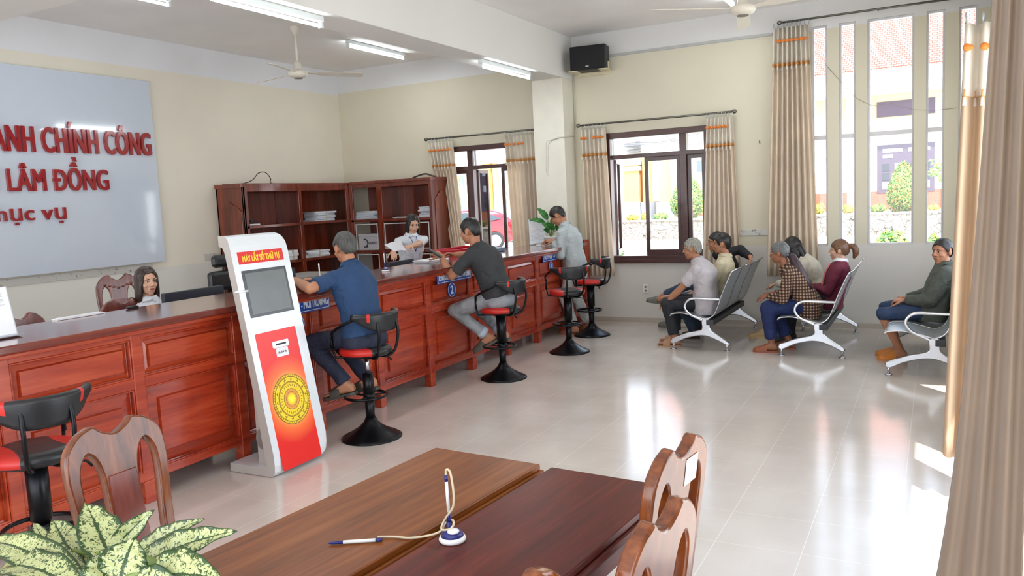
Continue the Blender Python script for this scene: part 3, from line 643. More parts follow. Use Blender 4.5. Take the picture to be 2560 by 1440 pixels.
for yy, s in ((KY0,0),(KY0+.004,0),(KY1-.05,0),(KY1-.03,.006),(KY1-.012,.020),(KY1-.003,.036),(KY1,.05)):
    r = []
    for x, z in prof:
        dz = 0
        if s and z > 1.2: dz = -s*min(1, (z-1.2)/.36)
        if s and z < .3 and x > -3.83: dz = s*min(1, (.3-z)/.3)
        r.append(V((x+KB*dz*(0 if x < -4.0 else 1), yy, z+dz)))
    rings.append(r)
mb.loft(rings); 
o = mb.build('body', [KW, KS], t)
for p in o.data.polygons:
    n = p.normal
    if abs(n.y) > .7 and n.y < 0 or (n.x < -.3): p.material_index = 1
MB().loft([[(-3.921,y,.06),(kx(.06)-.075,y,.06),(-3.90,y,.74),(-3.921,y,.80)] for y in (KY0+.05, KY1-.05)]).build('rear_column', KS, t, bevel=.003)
MB().prism([(.055*math.cos(2*PI*k/24), .07*math.sin(2*PI*k/24)) for k in range(24)], (-3.868, KY0+.045, .235), (1,0,0), (0,0,1), (0,.004,0)).build('speaker_grille', mat('grille_grey', srgb(134,128,120), .6, bump=.6, bs=300), t)
KU = V((0,1,0)); KWv = V((KB,0,1)).normalized(); KN = KU.cross(KWv).normalized()
def kp(y, z, off=.0): return V((kx(z), y, z))+KN*off
def kplate(name, y0, y1, z0, z1, th, m, off=0.0, r=.0):
    c = (kp(y0, z0, off)+kp(y1, z1, off))/2; h = (kp(y0, z1)-kp(y0, z0)).length
    out = rrect(y1-y0, h, r) if r else [(-(y1-y0)/2,-h/2),((y1-y0)/2,-h/2),((y1-y0)/2,h/2),(-(y1-y0)/2,h/2)]
    return MB().prism(out, c, KU, KWv, KN*th).build(name, m, t)
kplate('label_strip', 3.725, 4.127, 1.374, 1.453, .002, mat('label_red', srgb(214,34,32), .4))
text_on('MÁY LẤY SỐ THỨ TỰ', kp(3.757, 1.388, .0025), KU, KWv, .335, .040, .001, .03, 'lettering', mat('letter_yellow', srgb(246,200,40), .4), t)
kplate('screen_bezel', 3.729, 4.123, 1.028, 1.332, .003, mat('bezel_black', srgb(38,42,46), .2), 0, .004)
kplate('screen', 3.750, 4.104, 1.047, 1.313, .004, mat('dead_screen', srgb(92,98,96), .22))
RED = bpy.data.materials.new('kiosk_red_print'); RED.use_nodes = True; nt = RED.node_tree; b = nt.nodes['Principled BSDF']
g = N(nt, 'ShaderNodeNewGeometry'); dc = kp(3.930, .458); sb = N(nt, 'ShaderNodeVectorMath', operation='DISTANCE'); sb.inputs[1].default_value = dc
nt.links.new(g.outputs['Position'], sb.inputs[0]); rp = N(nt, 'ShaderNodeValToRGB'); e = rp.color_ramp.elements
e[0].position = .14; e[0].color = srgb(255,176,84); e[1].position = .29; e[1].color = srgb(232,36,30); q = e.new(.20); q.color = srgb(250,110,52)
nt.links.new(sb.outputs['Value'], rp.inputs[0]); nt.links.new(rp.outputs[0], b.inputs['Base Color']); b.inputs['Roughness'].default_value = .3
kplate('red_panel', 3.731, 4.098, .030, .922, .002, RED, 0, .012)
kplate('ticket_slot_frame', 3.857, 4.004, .806, .850, .008, KW, 0, .008); kplate('ticket_slot', 3.884, 3.978, .822, .833, .009, BLACKP)
kplate('taped_note', 3.880, 3.990, .745, .804, .0035, PAPER)
text_on('Lấy số ở đây', kp(3.892, .768, .004), KU, KWv, .085, .012, .0006, .01, 'handwriting', INK, t)
GD = mat('drum_gold', srgb(240,214,44), .4); BRN = mat('drum_brown', srgb(142,92,22), .5); ORG = mat('drum_orange', srgb(228,160,66), .45)
DC = kp(3.930, .458, .002); RD = .168
def circ(R, n=48, ph=0): return [(R*math.cos(2*PI*k/n+ph), R*math.sin(2*PI*k/n+ph)) for k in range(n)]
em = MB().prism(circ(RD), DC, KU, KWv, KN*.001)
rgs = MB(); 
for ro, ri in ((1,.975),(.90,.872),(.70,.672),(.655,.64),(.42,.40),(.30,.285)): rgs.ring_prism(circ(RD*ro), circ(RD*ri), DC, KU, KWv, KN*.002)
for k in range(56):
    a = 2*PI*k/56; q = .935; c = DC+KU*(RD*q*math.cos(a))+KWv*(RD*q*math.sin(a)); T_ = KU*(-math.sin(a))+KWv*math.cos(a); R_ = KU*math.cos(a)+KWv*math.sin(a)
    rgs.obox(c+KN*.001, (T_+R_*.8)*.0042, (R_-T_)*.0015, KN*.001)
for k in range(14):
    a = 2*PI*k/14; c = DC+KU*(RD*.785*math.cos(a))+KWv*(RD*.785*math.sin(a)); T_ = KU*(-math.sin(a))+KWv*math.cos(a); R_ = KU*math.cos(a)+KWv*math.sin(a)
    rgs.obox(c+KN*.001, T_*.010, R_*.0018, KN*.001); rgs.obox(c+KN*.001+R_*.004, (T_*.2+R_)*.009, T_*.0018, KN*.001); rgs.obox(c+KN*.001-R_*.005+T_*.006, (R_-T_*.5)*.005, T_*.0016, KN*.001)
for k in range(30):
    a = 2*PI*k/30; c = DC+KU*(RD*.55*math.cos(a))+KWv*(RD*.55*math.sin(a)); T_ = KU*(-math.sin(a))+KWv*math.cos(a); R_ = KU*math.cos(a)+KWv*math.sin(a)
    rgs.obox(c+KN*.001, (R_+T_*(.4 if k % 2 else -.3))*.0075, T_*.0018, KN*.001)
o = em.build('drum_emblem', GD, t); rgs.build('engraving', BRN, o)
MB().ring_prism(circ(RD*.40), circ(RD*.22), DC+KN*.0005, KU, KWv, KN*.001).build('inner_band', ORG, o)
st = [(RD*(.215 if k % 2 else .12)*math.cos(2*PI*k/28), RD*(.215 if k % 2 else .12)*math.sin(2*PI*k/28)) for k in range(28)]
MB().prism(st, DC+KN*.001, KU, KWv, KN*.0012).build('star', mat('star_yellow', srgb(255,240,60), .4), o)
sc = MB().tube([kp(3.672, 1.205, -.03), kp(3.676, 1.205, .001), kp(3.70, 1.203, .006), kp(3.745, 1.203, .006)], .008, 8).build('paper_twist', PAPER, t, smooth=True)
for y in (3.74, 4.12): MB().lathe([(.001,0),(.018,0),(.018,.01),(.001,.01)], (-3.80, y, -.004), 12).build('foot', BLACKP, t)

# ================================================================ BAR STOOLS (local: sitter faces -x)
STL = 'swivel bar stools along the counter'
def make_stool(seat_h, piston, label):
    t = thing('bar_stool', label, 'stool', (0,0,0), 0, STL); L = dict(parent=t, org=V((0,0,0)))
    MB().lathe([(.001,0),(.225,0),(.226,.008),(.205,.022),(.15,.048),(.09,.085),(.05,.125),(.038,.155),(.001,.155)], n=40).build('base', BLACKM, smooth=True, **L)
    top = seat_h-.06
    MB().tube([(0,0,.12),(0,0,top-.30)], .034, 18).build('column', BLACKM, smooth=True, **L)
    if piston: MB().tube([(0,0,top-.31),(0,0,top-.13)], .040, 18).build('gas_cover', BLACKM, smooth=True, **L); MB().tube([(0,0,top-.14),(0,0,top)], .016, 14).build('piston', CHROME, smooth=True, **L)
    else: MB().tube([(0,0,top-.31),(0,0,top-.27),(0,0,top-.265),(0,0,top)], [.030,.030,.046,.048], 18).build('gas_cover', BLACKM, smooth=True, **L)
    fr = MB().tube([(.155*math.cos(a)-.03, .155*math.sin(a), .315) for a in [2*PI*k/32 for k in range(32)]], .011, 8, closed=True)
    for a in (PI, PI/3, -PI/3): fr.tube([(0,0,.315),(.15*math.cos(a)-.03, .15*math.sin(a), .315)], .008, 8)
    fr.lathe([(.036,-.025),(.044,-.025),(.044,.025),(.036,.025)], (0,0,.315), 18).build('footrest', BLACKM, smooth=True, **L)
    o = MB().lathe([(.001,0),(.175,0),(.190,.012),(.196,.03),(.190,.05),(.178,.057),(.165,.062)]+[(.15-.01*j,.0645+.0004*j) for j in range(14)]+[(.001,.070)], (0,0,seat_h-.045), 120).build('seat', [BLACKP, REDP], smooth=True, **L)
    for p in o.data.polygons:
        c = p.center
        if abs(c.y) > .085+.25*max(0, -c.x)*0+.12*abs(c.x) and c.z > seat_h-.035: p.material_index = 1
    MB().box((-.09,-.09,seat_h-.065),(.09,.09,seat_h-.046)).build('seat_plate', BLACKM, bevel=.004, **L)
    hb = seat_h+.25; fr = MB(); R = .235; pts = []
    for k in range(-13, 14):
        a = math.radians(k*10); h = hb if abs(a) < 1.05 else hb-(abs(a)-1.05)/1.22*.125
        pts.append((R*math.cos(a)*(1.0 if abs(a) < 1.4 else 1.05), R*math.sin(a), h-.02*(abs(a) < .01)*0))
    e = pts[-1]; f = pts[0]
    fr.tube([(f[0]+.0, f[1]*1.02, seat_h+.02), (f[0], f[1], seat_h+.10), (f[0], f[1], f[2]-.03)]+pts+[(e[0], e[1], e[2]-.03), (e[0], e[1], seat_h+.10), (e[0], e[1]*1.02, seat_h+.02)], .0115, 9)
    for s in (-1, 1):
        fr.tube(spline([(R*math.cos(.42), s*R*math.sin(.42), hb), (.235, s*.10, seat_h+.12), (.205, s*.09, seat_h-.01), (.15, s*.06, seat_h-.058), (.04, s*.03, seat_h-.058)], 5), .0105, 8)
        fr.tube([(f[0], s*abs(f[1]), seat_h+.02), (f[0]*.9, s*.17, seat_h-.05), (-.05, s*.05, seat_h-.058)], .009, 8)
    fr.build('back_frame', BLACKM, smooth=True, **L)
    pd = MB(); rings = []
    for k in range(-13, 14):
        a = math.radians(k*5.2); w = 1-abs(k)/13; dp = .022+.10*math.sin(PI/2*min(1, w*1.25))**1.3
        sec = []
        for q in range(14):
            th = 2*PI*q/14; rr = math.cos(th)*.020; zz = math.sin(th)
            zz = zz*.020 if zz > 0 else zz*dp
            x = R+.002+rr*(1 if zz > -.02 else .55); sec.append(V((x*math.cos(a), x*math.sin(a), hb+.008+zz)))
        rings.append(sec)
    o = pd.loft(rings).build('backrest', [BLACKP, REDP], smooth=True, **L)
    for p in o.data.polygons:
        a = abs(math.degrees(math.atan2(p.center.y, p.center.x)))
        if 36 < a < 43 and p.center.z > hb-.012: p.material_index = 1
    MB().tube([(0,.02,seat_h-.07),(.03,.13,seat_h-.085),(.035,.20,seat_h-.10),(.04,.225,seat_h-.13)], [.005,.005,.006,.009], 8).build('height_lever', BLACKM, smooth=True, **L)
    return t
def put(t, loc, rz, label=None, first=True):
    if first: t.location = loc; t.rotation_euler = (0,0,rz)
    return t
s1 = make_stool(.685, False, 'black and red bar stool at the far left, nearest the camera'); put(s1, (-3.60, 2.10, 0), -.25)
s2 = make_stool(.675, True, 'bar stool with chrome piston under the man in the blue polo'); put(s2, (-3.70, 4.635, 0), -.10)
dup(s1, None, (-3.68, 6.675, 0), -.05, 'bar stool under the man in the dark T-shirt and grey jeans')
dup(s1, None, (-3.58, 8.035, 0), -.75, 'empty red and black bar stool in front of the standing person')
dup(s1, None, (-3.74, 9.10, 0), .05, 'empty bar stool furthest away, below the wooden window')

# ================================================================ WAITING BENCHES (local: sitters face -x, near end at y=0)
def make_bench(label):
    t = thing('waiting_bench', label, 'bench', (0,0,0), 0, 'silver three seat waiting benches'); L = dict(parent=t, org=V((0,0,0)))
    prof = spline([(-.335,0,.372),(-.32,0,.388),(-.27,0,.398),(-.186,0,.400),(-.06,0,.372),(.03,0,.347),(.09,0,.352),(.145,0,.395),(.185,0,.48),(.235,0,.62),(.30,0,.77),(.338,0,.842),(.372,0,.868)], 5)
    LEN = 1.62; n = len(prof)
    nr = [V((-(prof[min(i+1,n-1)]-prof[max(i-1,0)]).z, 0, (prof[min(i+1,n-1)]-prof[max(i-1,0)]).x)).normalized() for i in range(n)]
    for k in range(3):
        y0, y1 = .035+k*.52, .035+k*.52+.505
        sh = MB(); sh.loft([[prof[i]+V((0,y,0))+nr[i]*o for y, o in ((y0,.004),(y1,.004),(y1,-.004),(y0,-.004))] for i in range(n)]).build('seat_shell', PERF, auto=.6, **L)
        ed = MB()
        for y in (y0, y1): ed.tube([p+V((0,y,0)) for p in prof], .0085, 7)
        ed.tube([prof[0]+V((0,y0,0)), prof[0]+V((0,y1,0))], .0085, 7).tube([prof[-1]+V((0,y0,0)), prof[-1]+V((0,y1,0))], .0085, 7).build('edge_tube', ALU, smooth=True, **L)
    MB().box((.06,.02,.275),(.14,LEN-.02,.335)).build('beam', mat('dark_beam', srgb(52,54,56), .5), bevel=.006, **L)
    for y in (.045, LEN-.045):
        fr = MB(); Y = V((0,y-.024,0)); D = (0,.048,0)
        arch = smooth2([(-.318,.080),(-.318,.108),(-.25,.138),(-.14,.180),(-.01,.212),(.022,.25),(.020,.328),(.088,.328),(.092,.25),(.115,.212),(.185,.160),(.262,.108),(.290,.080),(.268,.078),(.20,.116),(.09,.160),(.03,.170),(-.05,.165),(-.18,.130),(-.285,.078)], 4)
        plate(fr, [arch], (0, y, 0), (1,0,0), (0,0,1), .045, .010)
        fr.build('leg_frame', ALU, auto=.7, **L)
        al = MB(); path = spline([(.05,y,.31),(-.02,y,.345),(-.115,y,.39),(-.165,y,.45),(-.165,y,.50),(-.125,y,.545),(-.06,y,.562),(.08,y,.558),(.205,y,.556)], 6)
        n2 = len(path); rings = []
        for i, p in enumerate(path):
            d = (path[min(i+1,n2-1)]-path[max(i-1,0)]).normalized(); nn = V((-d.z,0,d.x)); rings.append([p+nn*(.011*a)+V((0,.022*b,0)) for a, b in ((1,-.8),(1,.8),(.3,1),(-1,.8),(-1,-.8),(.3,-1))])
        al.loft(rings).build('armrest', ALU, auto=.9, **L)
        for x, zt in ((-.303,.095),(.272,.095)):
            MB().tube([(x,y,.012),(x,y,zt)], .013, 12).lathe([(.001,0),(.03,0),(.031,.008),(.012,.016),(.001,.016)], (x,y,0), 18).build('foot', CHROME, smooth=True, **L)
    return t
bn = make_bench('silver bench holding the three men beside the wooden window'); bn.location = (-2.22, 8.42, 0)
dup(bn, None, (-1.075, 8.33, 0), 0, 'silver bench holding the three women')
dup(bn, None, (-.055, 7.68, 0), 0, 'silver bench at the right, partly behind the side curtain')

# ================================================================ WOODEN TABLES
def table(x0, x1, yfar, zt, m, label, rot=-.09, ln=1.62):
    t = thing('wooden_table', label, 'table', (x0, yfar, 0), rot, None); w = x1-x0; L = dict(parent=t, org=V((0,0,0)))
    MB().box((0,-ln,zt-.022),(w,0,zt)).build('table_top', m, bevel=.004, **L)
    MB().box((-.012,-ln-.012,zt-.046),(w+.012,.012,zt-.022)).build('edge_moulding', m, bevel=.008, **L)
    MB().box((.04,-ln+.04,zt-.14),(w-.04,-ln+.06,zt-.046)).box((.04,-.06,zt-.14),(w-.04,-.04,zt-.046)).box((.04,-ln+.04,zt-.14),(.06,-.04,zt-.046)).box((w-.06,-ln+.04,zt-.14),(w-.04,-.04,zt-.046)).build('apron', m, **L)
    for x in (.03, w-.085):
        for y in (-.085, -ln+.03): MB().box((x,y,0),(x+.055,y+.055,zt-.046)).build('leg', m, bevel=.004, **L)
    return t
table(-1.678, -1.215, 2.481, .78, TW, 'light brown wooden table on the left of the joined pair')
table(-1.172, -.735, 2.437, .776, TW2, 'dark reddish wooden table on the right of the joined pair')

# ================================================================ CARVED CHAIRS (local: sitter faces -x)
def make_chair(label, carved=False, hgt=1.04, cat='chair', m=CHW):
    t = thing('wooden_chair', label, cat, (0,0,0), 0, None); L = dict(parent=t, org=V((0,0,0)))
    k = (hgt-.42)/.62
    W = V((.13,0,1)).normalized(); O = V((.185,0,.42)); U = V((0,1,0))
    outer = smooth2([(-.150,0),(-.158,.25*k),(-.170,.40*k),(-.176,.49*k),(-.166,.560*k),(-.125,.604*k),(-.092,.618*k),(-.072,.622*k),(-.050,.603*k),(0,.584*k),(.050,.603*k),(.072,.622*k),(.092,.618*k),(.125,.604*k),(.166,.560*k),(.176,.49*k),(.170,.40*k),(.158,.25*k),(.150,0),(.125,0),(.06,-.004),(-.06,-.004),(-.125,0)], 4)
    def hole(s): return smooth2([(s*.078,.05),(s*.122,.05),(s*.132,.25*k),(s*.146,.42*k),(s*.142,.505*k),(s*.110,.552*k),(s*.074,.525*k),(s*.056,.44*k),(s*.055,.25*k),(s*.068,.12)], 4)
    bk = MB(); plate(bk, [outer, hole(1), hole(-1)], O, U, W, .036, .007); bk.build('backrest', m, auto=.6, **L)
    n = U.cross(W)
    sp = MB(); sp.prism([(-.066,.03),(.066,.03),(.052,.46*k),(-.052,.46*k)], O-n*.021, U, W, n*.042); sp.build('splat', CHWP, bevel=.003, **L)
    if carved:
        c = MB()
        for j in range(9): c.ell(O+W*(.30*k+.045*math.sin(j*.7))+U*(.035*math.cos(j*.7))-n*.022, (.010,.014,.010), 8, 6)
        c.tube([O+W*(.27*k+.045*math.sin(a))+U*(.035*math.cos(a))-n*.022 for a in [2*PI*j/16 for j in range(16)]], .005, 6, closed=True)
        for j in range(-3, 4): c.ell(O+U*(j*.036)+W*(.535+.008*abs(j))*k-n*.018, (.017,.010,.006), 10, 6, U, W, n)
        c.build('carving', m, smooth=True, **L)
    MB().loft([[(x,y,z) for x, y in ((-.22,-.21),(-.22,.21),(.20,.18),(.20,-.18))] for z in (.425,.455)]).build('seat', m, bevel=.008, **L)
    MB().box((-.19,-.18,.36),(.17,.18,.425)).build('seat_rail', m, bevel=.003, **L)
    for s in (-1, 1):
        MB().loft([[(-.19+a,s*.175+b,z) for a, b in ((-q,-q),(q,-q),(q,q),(-q,q))] for z, q in ((0,.016),(.2,.019),(.425,.024))]).build('leg', m, bevel=.003, **L)
        MB().loft([[(x+a,s*.155+b,z) for a, b in ((-q,-q),(q,-q),(q,q),(-q,q))] for x, z, q in ((.25,0,.016),(.20,.25,.019),(.188,.45,.022))]).build('leg', m, bevel=.003, **L)
        MB().box((-.18,s*.165-.01,.17),(.20,s*.165+.01,.20)).build('stretcher', m, **L)
    return t
c1 = make_chair('brown wooden chair behind the potted plant, facing the tables', False); c1.location = (-2.13, 1.655, 0); c1.rotation_euler = (0,0,PI+.02)
dup(c1, None, (-.86, 2.06, 0), -.12, 'furthest of the three glossy wooden chairs on the right of the dark table')
st_ = MB(); st_.prism([(.015,.50),(.095,.50),(.095,.575),(.015,.575)], V((.185+.019,0,.42)), (0,1,0), V((.13,0,1)).normalized(), (.0012,0,0)); CFAR = [o for o in bpy.data.objects if o.get('label','').startswith('furthest of the three')][0]; st_.build('sticker', mat('clear_sticker', srgb(226,228,230), .25), CFAR, org=V((0,0,0)))
dup(c1, None, (-.765, 1.59, 0), -.10, 'middle wooden chair on the right of the dark table, its back in full view')
dup(c1, None, (-.90, 1.17, 0), -.12, 'nearest wooden chair at the bottom edge, only its top curl showing')
CHD = wood('staff_chair_wood', srgb(58,20,12), srgb(104,40,22), srgb(140,70,40), (1.2,1.2,.2), 9, .25, .8)
ch = make_chair('tall carved wooden chair behind the seated receptionist', True, 1.22, m=CHD); ch.location = (-6.10, 4.50, 0); ch.rotation_euler = (0,0,PI-.35)
ch2 = make_chair('low orange brown wooden chair left of the seated receptionist', False, 1.08, m=CHD); ch2.location = (-5.36, 4.06, 0); ch2.rotation_euler = (0,0,PI-.1)
ch3 = dup(ch2, None, (-5.35, 3.29, 0), PI+.05, 'dark wooden chair at the left, its curved top above the counter')
# black office chair
t = thing('office_chair', 'black padded office chair behind the kiosk', 'office chair', (-6.0, 5.55, 0))
x, y = -6.0, 5.55
MB().box((x-.05,y-.26,.98),(x+.03,y+.20,1.17)).build('backrest', BLACKP, t, bevel=.035)
MB().box((x-.05,y-.20,1.20),(x+.02,y+.16,1.32)).build('headrest', BLACKP, t, bevel=.04)
MB().box((x-.04,y-.03,.5),(x-.02,y+.03,1.25)).build('spine', BLACKM, t)
MB().box((x,y-.24,.45),(x+.46,y+.24,.53)).build('seat', BLACKP, t, bevel=.03)
MB().tube([(x+.2,y,.1),(x+.2,y,.46)], .03).build('gas_column', BLACKM, t)
for k in range(5):
    a = 2*PI*k/5; MB().tube([(x+.2,y,.12),(x+.2+.28*math.cos(a),y+.28*math.sin(a),.07)], .018).ell((x+.2+.28*math.cos(a),y+.28*math.sin(a),.03), .03).build('caster_arm', BLACKM, t)
# ================================================================ DESK EQUIPMENT
def monitor(x, y0, y1, ztop, label, rot=0):
    t = thing('computer_monitor', label, 'monitor', (x, (y0+y1)/2, .775), 0, 'computer monitors behind the counter')
    MB().box((x-.02, y0, ztop-.33), (x+.02, y1, ztop)).build('display', mat('monitor_black', srgb(36,42,54), .45), t, bevel=.005)
    MB().box((x-.022, y0+.01, ztop-.32), (x-.020, y1-.01, ztop-.01)).build('screen', mat('lit_screen', srgb(120,140,170), .2), t)
    MB().tube([(x+.02,(y0+y1)/2,.80),(x+.02,(y0+y1)/2,ztop-.2)], .02).box((x-.08,(y0+y1)/2-.11,.776),(x+.1,(y0+y1)/2+.11,.79)).build('stand', BLACKM, t)
monitor(-5.10, 4.045, 4.615, 1.134, 'black monitor seen from behind beside the seated receptionist')
monitor(-5.10, 6.85, 7.30, 1.115, 'dark monitor in front of the standing clerk')
monitor(-5.15, 5.05, 5.50, 1.19, 'dark monitor just right of the kiosk')
t = thing('drawer_unit', 'wooden drawer unit with a grey top behind the man in blue', 'drawer unit', (-6.5, 7.0, 0))
MB().box((-6.8,6.7,0),(-6.3,7.5,.93)).build('carcass', CW, t, bevel=.004); MB().box((-6.82,6.68,.93),(-6.28,7.52,.955)).build('top_board', mat('grey_board', srgb(150,146,142), .5), t)
ch4 = dup(ch2, None, (-5.75, 6.05, 0), PI+.2, 'dark wooden chair behind the raised arm of the man in blue')
t = thing('paper_stack', 'flat pile of white forms on the counter left of the receptionist', 'papers', (-4.66, 3.13, 1.105))
MB().box((-4.775,2.98,1.106),(-4.715,3.30,1.114)).box((-4.77,3.0,1.114),(-4.72,3.29,1.118)).build('sheets', PAPER, t, bevel=.001)
tag(MB().box((-4.76,3.475,1.106),(-4.725,3.56,1.122)).build('stapler', BLACKP, bevel=.008), 'small black stapler on the counter in front of the receptionist', 'stapler')
# acrylic stands
def acrylic(O, U, W, w, h, label, n=1):
    t = thing('display_stand', label, 'display stand', O, 0, None); O, U, W = V(O), V(U).normalized(), V(W).normalized(); nn = U.cross(W).normalized()
    MB().prism([(0,0),(w,0),(w,h),(0,h)], O, U, W, nn*.003).prism([(0,0),(w,0),(w,.05),(0,.05)], O+nn*.003, U, nn, V((0,0,.003))).build('acrylic_holder', mat('clear_acrylic', srgb(196,202,212), .1), t)
    MB().prism([(.006,.012),(w-.006,.012),(w-.006,h-.004),(.006,h-.004)], O+nn*.0035, U, W, nn*.001).build('sheet', PAPER, t)
    tx = MB()
    for i in range(9 if n else 5):
        zz = h*(.86-.028*i) if n == 1 else h*(.55-.05*i); ww = w*(.82 if i % 4 != 3 else .5)
        if n == 2 and i in (0,): ww = w*.6
        tx.prism([(w*.09,zz),(w*.09+ww,zz),(w*.09+ww,zz+h*.008),(w*.09,zz+h*.008)], O+nn*.0047, U, W, nn*.0004)
    tx.build('printed_lines', mat('faint_print', srgb(170,174,186), .7), t); return t
p1 = at(45, 838, z=1.106); p2 = at(14, 716, x=p1.x-.045)
acrylic(p1-V((0,.36,0)), (0,1,0), (p2-p1), .36, (p2-p1).length, 'tilted white notice in a clear stand at the left edge of the counter', 1)
q1 = at(1324, 612, y=9.50); q2 = at(1366, 606, y=9.62); q3 = at(1320, 549, y=9.52)
acrylic(q1, (q2-q1), V((-.02,.03,1)), (q2-q1).length, q3.z-q1.z, 'upright printed notice in a clear stand beside the potted plant', 2)
# pen stands
def pen_stand(x, y, z, s, label, rz=0):
    t = thing('pen_stand', label, 'pen stand', (x,y,z), 0, None); NB = mat('navy_plastic', srgb(34,40,110), .3)
    MB().lathe([(.001,0),(.036*s,0),(.038*s,.006*s),(.034*s,.014*s),(.001,.016*s)], (x,y,z), 28).build('base', WHITE, t, smooth=True)
    MB().lathe([(.001,.012*s),(.033*s,.012*s),(.028*s,.024*s),(.014*s,.030*s),(.001,.030*s)], (x,y,z), 28).build('base_dome', NB, t, smooth=True)
    MB().ell((x+.009*s,y-.008*s,z+.030*s), (.017*s,.017*s,.007*s)).build('badge', WHITE, t, smooth=True)
    MB().tube([(x-.012*s,y+.004*s,z+.02*s),(x-.012*s,y+.004*s,z+.05*s)], .007*s).tube([(x-.012*s,y+.004*s,z+.05*s),(x-.010*s,y+.004*s,z+.078*s)], .0055*s).build('socket', NB, t, smooth=True)
    p = MB().tube([(x-.010*s,y+.004*s,z+.078*s),(x-.012*s,y+.004*s,z+.165*s)], .0045*s).build('pen', WHITE, t, smooth=True)
    MB().tube([(x-.012*s,y+.004*s,z+.165*s),(x-.012*s,y+.004*s,z+.182*s)], .005*s).build('pen_cap', NB, p, smooth=True)
    return t
fx, fy = -1.172, 1.787
t = pen_stand(fx, fy, .777, 1.0, 'white and navy desk pen stand on the dark table')
CRD = mat('coil_cord', srgb(206,190,160), .4)
MB().tube(spline([(fx-.012,fy+.004,.960),(fx-.010,fy+.004,.975),(fx+.001,fy+.004,.972),(fx+.008,fy+.003,.94),(fx+.012,fy,.90),(fx+.006,fy,.87),(fx-.012,fy,.846),(fx-.026,fy,.826),(fx-.028,fy-.01,.808),(fx-.005,fy-.006,.81),(fx+.006,fy,.822),(fx-.005,fy+.012,.83),(fx-.024,fy+.004,.820),(fx-.034,fy,.80),(fx-.06,fy-.02,.790),(fx-.11,fy-.045,.7845),(fx-.155,fy-.055,.7850),(fx-.20,fy-.075,.7855)], 5), .0032, 7).build('cord', CRD, t, smooth=True)
a, b = at(955, 1349, z=.786), at(820, 1358, z=.786)
t = thing('ballpoint_pen', 'white ballpoint pen with navy tip lying on the light brown table', 'pen', tuple(b))
d = (b-a); MB().tube([a, a+d*.12], .0052).tube([a+d*.72, a+d*.95, b], [.005,.0035,.001]).build('pen_tip', mat('navy_plastic', srgb(34,40,110)), t, smooth=True)
MB().tube([a+d*.12, a+d*.72], .005).build('barrel', WHITE, t, smooth=True)
pen_stand(-4.49, 5.99, 1.106, 1.0, 'upright pen stand on the counter left of the man in the dark T-shirt')
p = at(800, 692, x=-4.60); t = thing('pen_stand', 'white pen stand on the counter just behind the hands of the man in blue', 'pen stand', (p.x, p.y, 1.106))
MB().lathe([(.001,0),(.035,0),(.034,.012),(.001,.02)], (p.x,p.y,1.106), 24).build('base', WHITE, t, smooth=True); MB().tube([(p.x,p.y,1.12),(p.x+.005,p.y-.01,1.25)], .0055).build('pen', WHITE, t, smooth=True)
tag(MB().lathe([(.001,0),(.03,0),(.032,.10),(.018,.125),(.016,.15),(.001,.15)], (-4.95,5.55,.777), 20).build('water_bottle', mat('bottle_blue', srgb(60,120,170), .2), smooth=True), 'small blue capped bottle behind the hands of the man in blue', 'bottle')
# papers at the second window, phone, basket
stack('loose papers on the counter by the elbow of the man in the dark T-shirt', -4.66, 7.03, 1.105, .22, .40, .022, 4, 21, PAPER, 0, 'papers on the counter')
t = thing('plastic_basket', 'red plastic basket on the counter behind the man in the dark T-shirt', 'basket', (-4.95, 7.9, .777))
RB = mat('red_plastic', srgb(190,26,44), .35); bx0, bx1, by0, by1, bz0, bz1 = -5.15, -4.82, 7.78, 8.50, .778, 1.175
bk = MB()
for a, b in (((bx0,by0,bz0),(bx1,by0+.006,bz1)), ((bx0,by1-.006,bz0),(bx1,by1,bz1)), ((bx0,by0,bz0),(bx0+.006,by1,bz1-.0)), ((bx0,by0,bz0),(bx1,by1,bz0+.006))): bk.box(a, b)
n = 26
for k in range(n): y = by0+(by1-by0)*k/(n-1); bk.box((bx1-.006,y-.006,bz0),(bx1,y+.006,bz1))
for z in (bz0+.05, bz1-.13, bz1-.07): bk.box((bx1-.006,by0,z),(bx1,by1,z+.02))
bk.build('basket_body', RB, t); MB().box((bx0-.012,by0-.012,bz1-.025),(bx0+.01,by1+.012,bz1)).box((bx1-.01,by0-.012,bz1-.025),(bx1+.012,by1+.012,bz1)).box((bx0,by0-.012,bz1-.025),(bx1,by0+.01,bz1)).box((bx0,by1-.01,bz1-.025),(bx1,by1+.012,bz1)).build('rim', RB, t, bevel=.004)
tag(MB().box((-4.75,7.96,1.106),(-4.60,8.12,1.20)).build('card_reader', BLACKP, bevel=.01), 'small black device on the counter right of the dark shirted man', 'device')
tag(MB().box((-4.72,8.28,1.106),(-4.55,8.46,1.15)).build('desk_phone', mat('grey_blue_plastic', srgb(120,134,158), .4), bevel=.01), 'grey blue desk phone on the counter', 'phone')
stack('papers lying on the far end of the counter under the standing person', -4.42, 9.35, 1.105, .30, .22, .012, 3, 25, PAPER, .3, 'papers on the counter')
# narrow wooden panel beside pillar
tag(MB().box((-4.19,9.84,0),(-4.10,9.99,1.135)).build('wooden_post', CW, bevel=.006), 'narrow reddish wooden gate standing beside the pillar, behind the furthest stool', 'post')

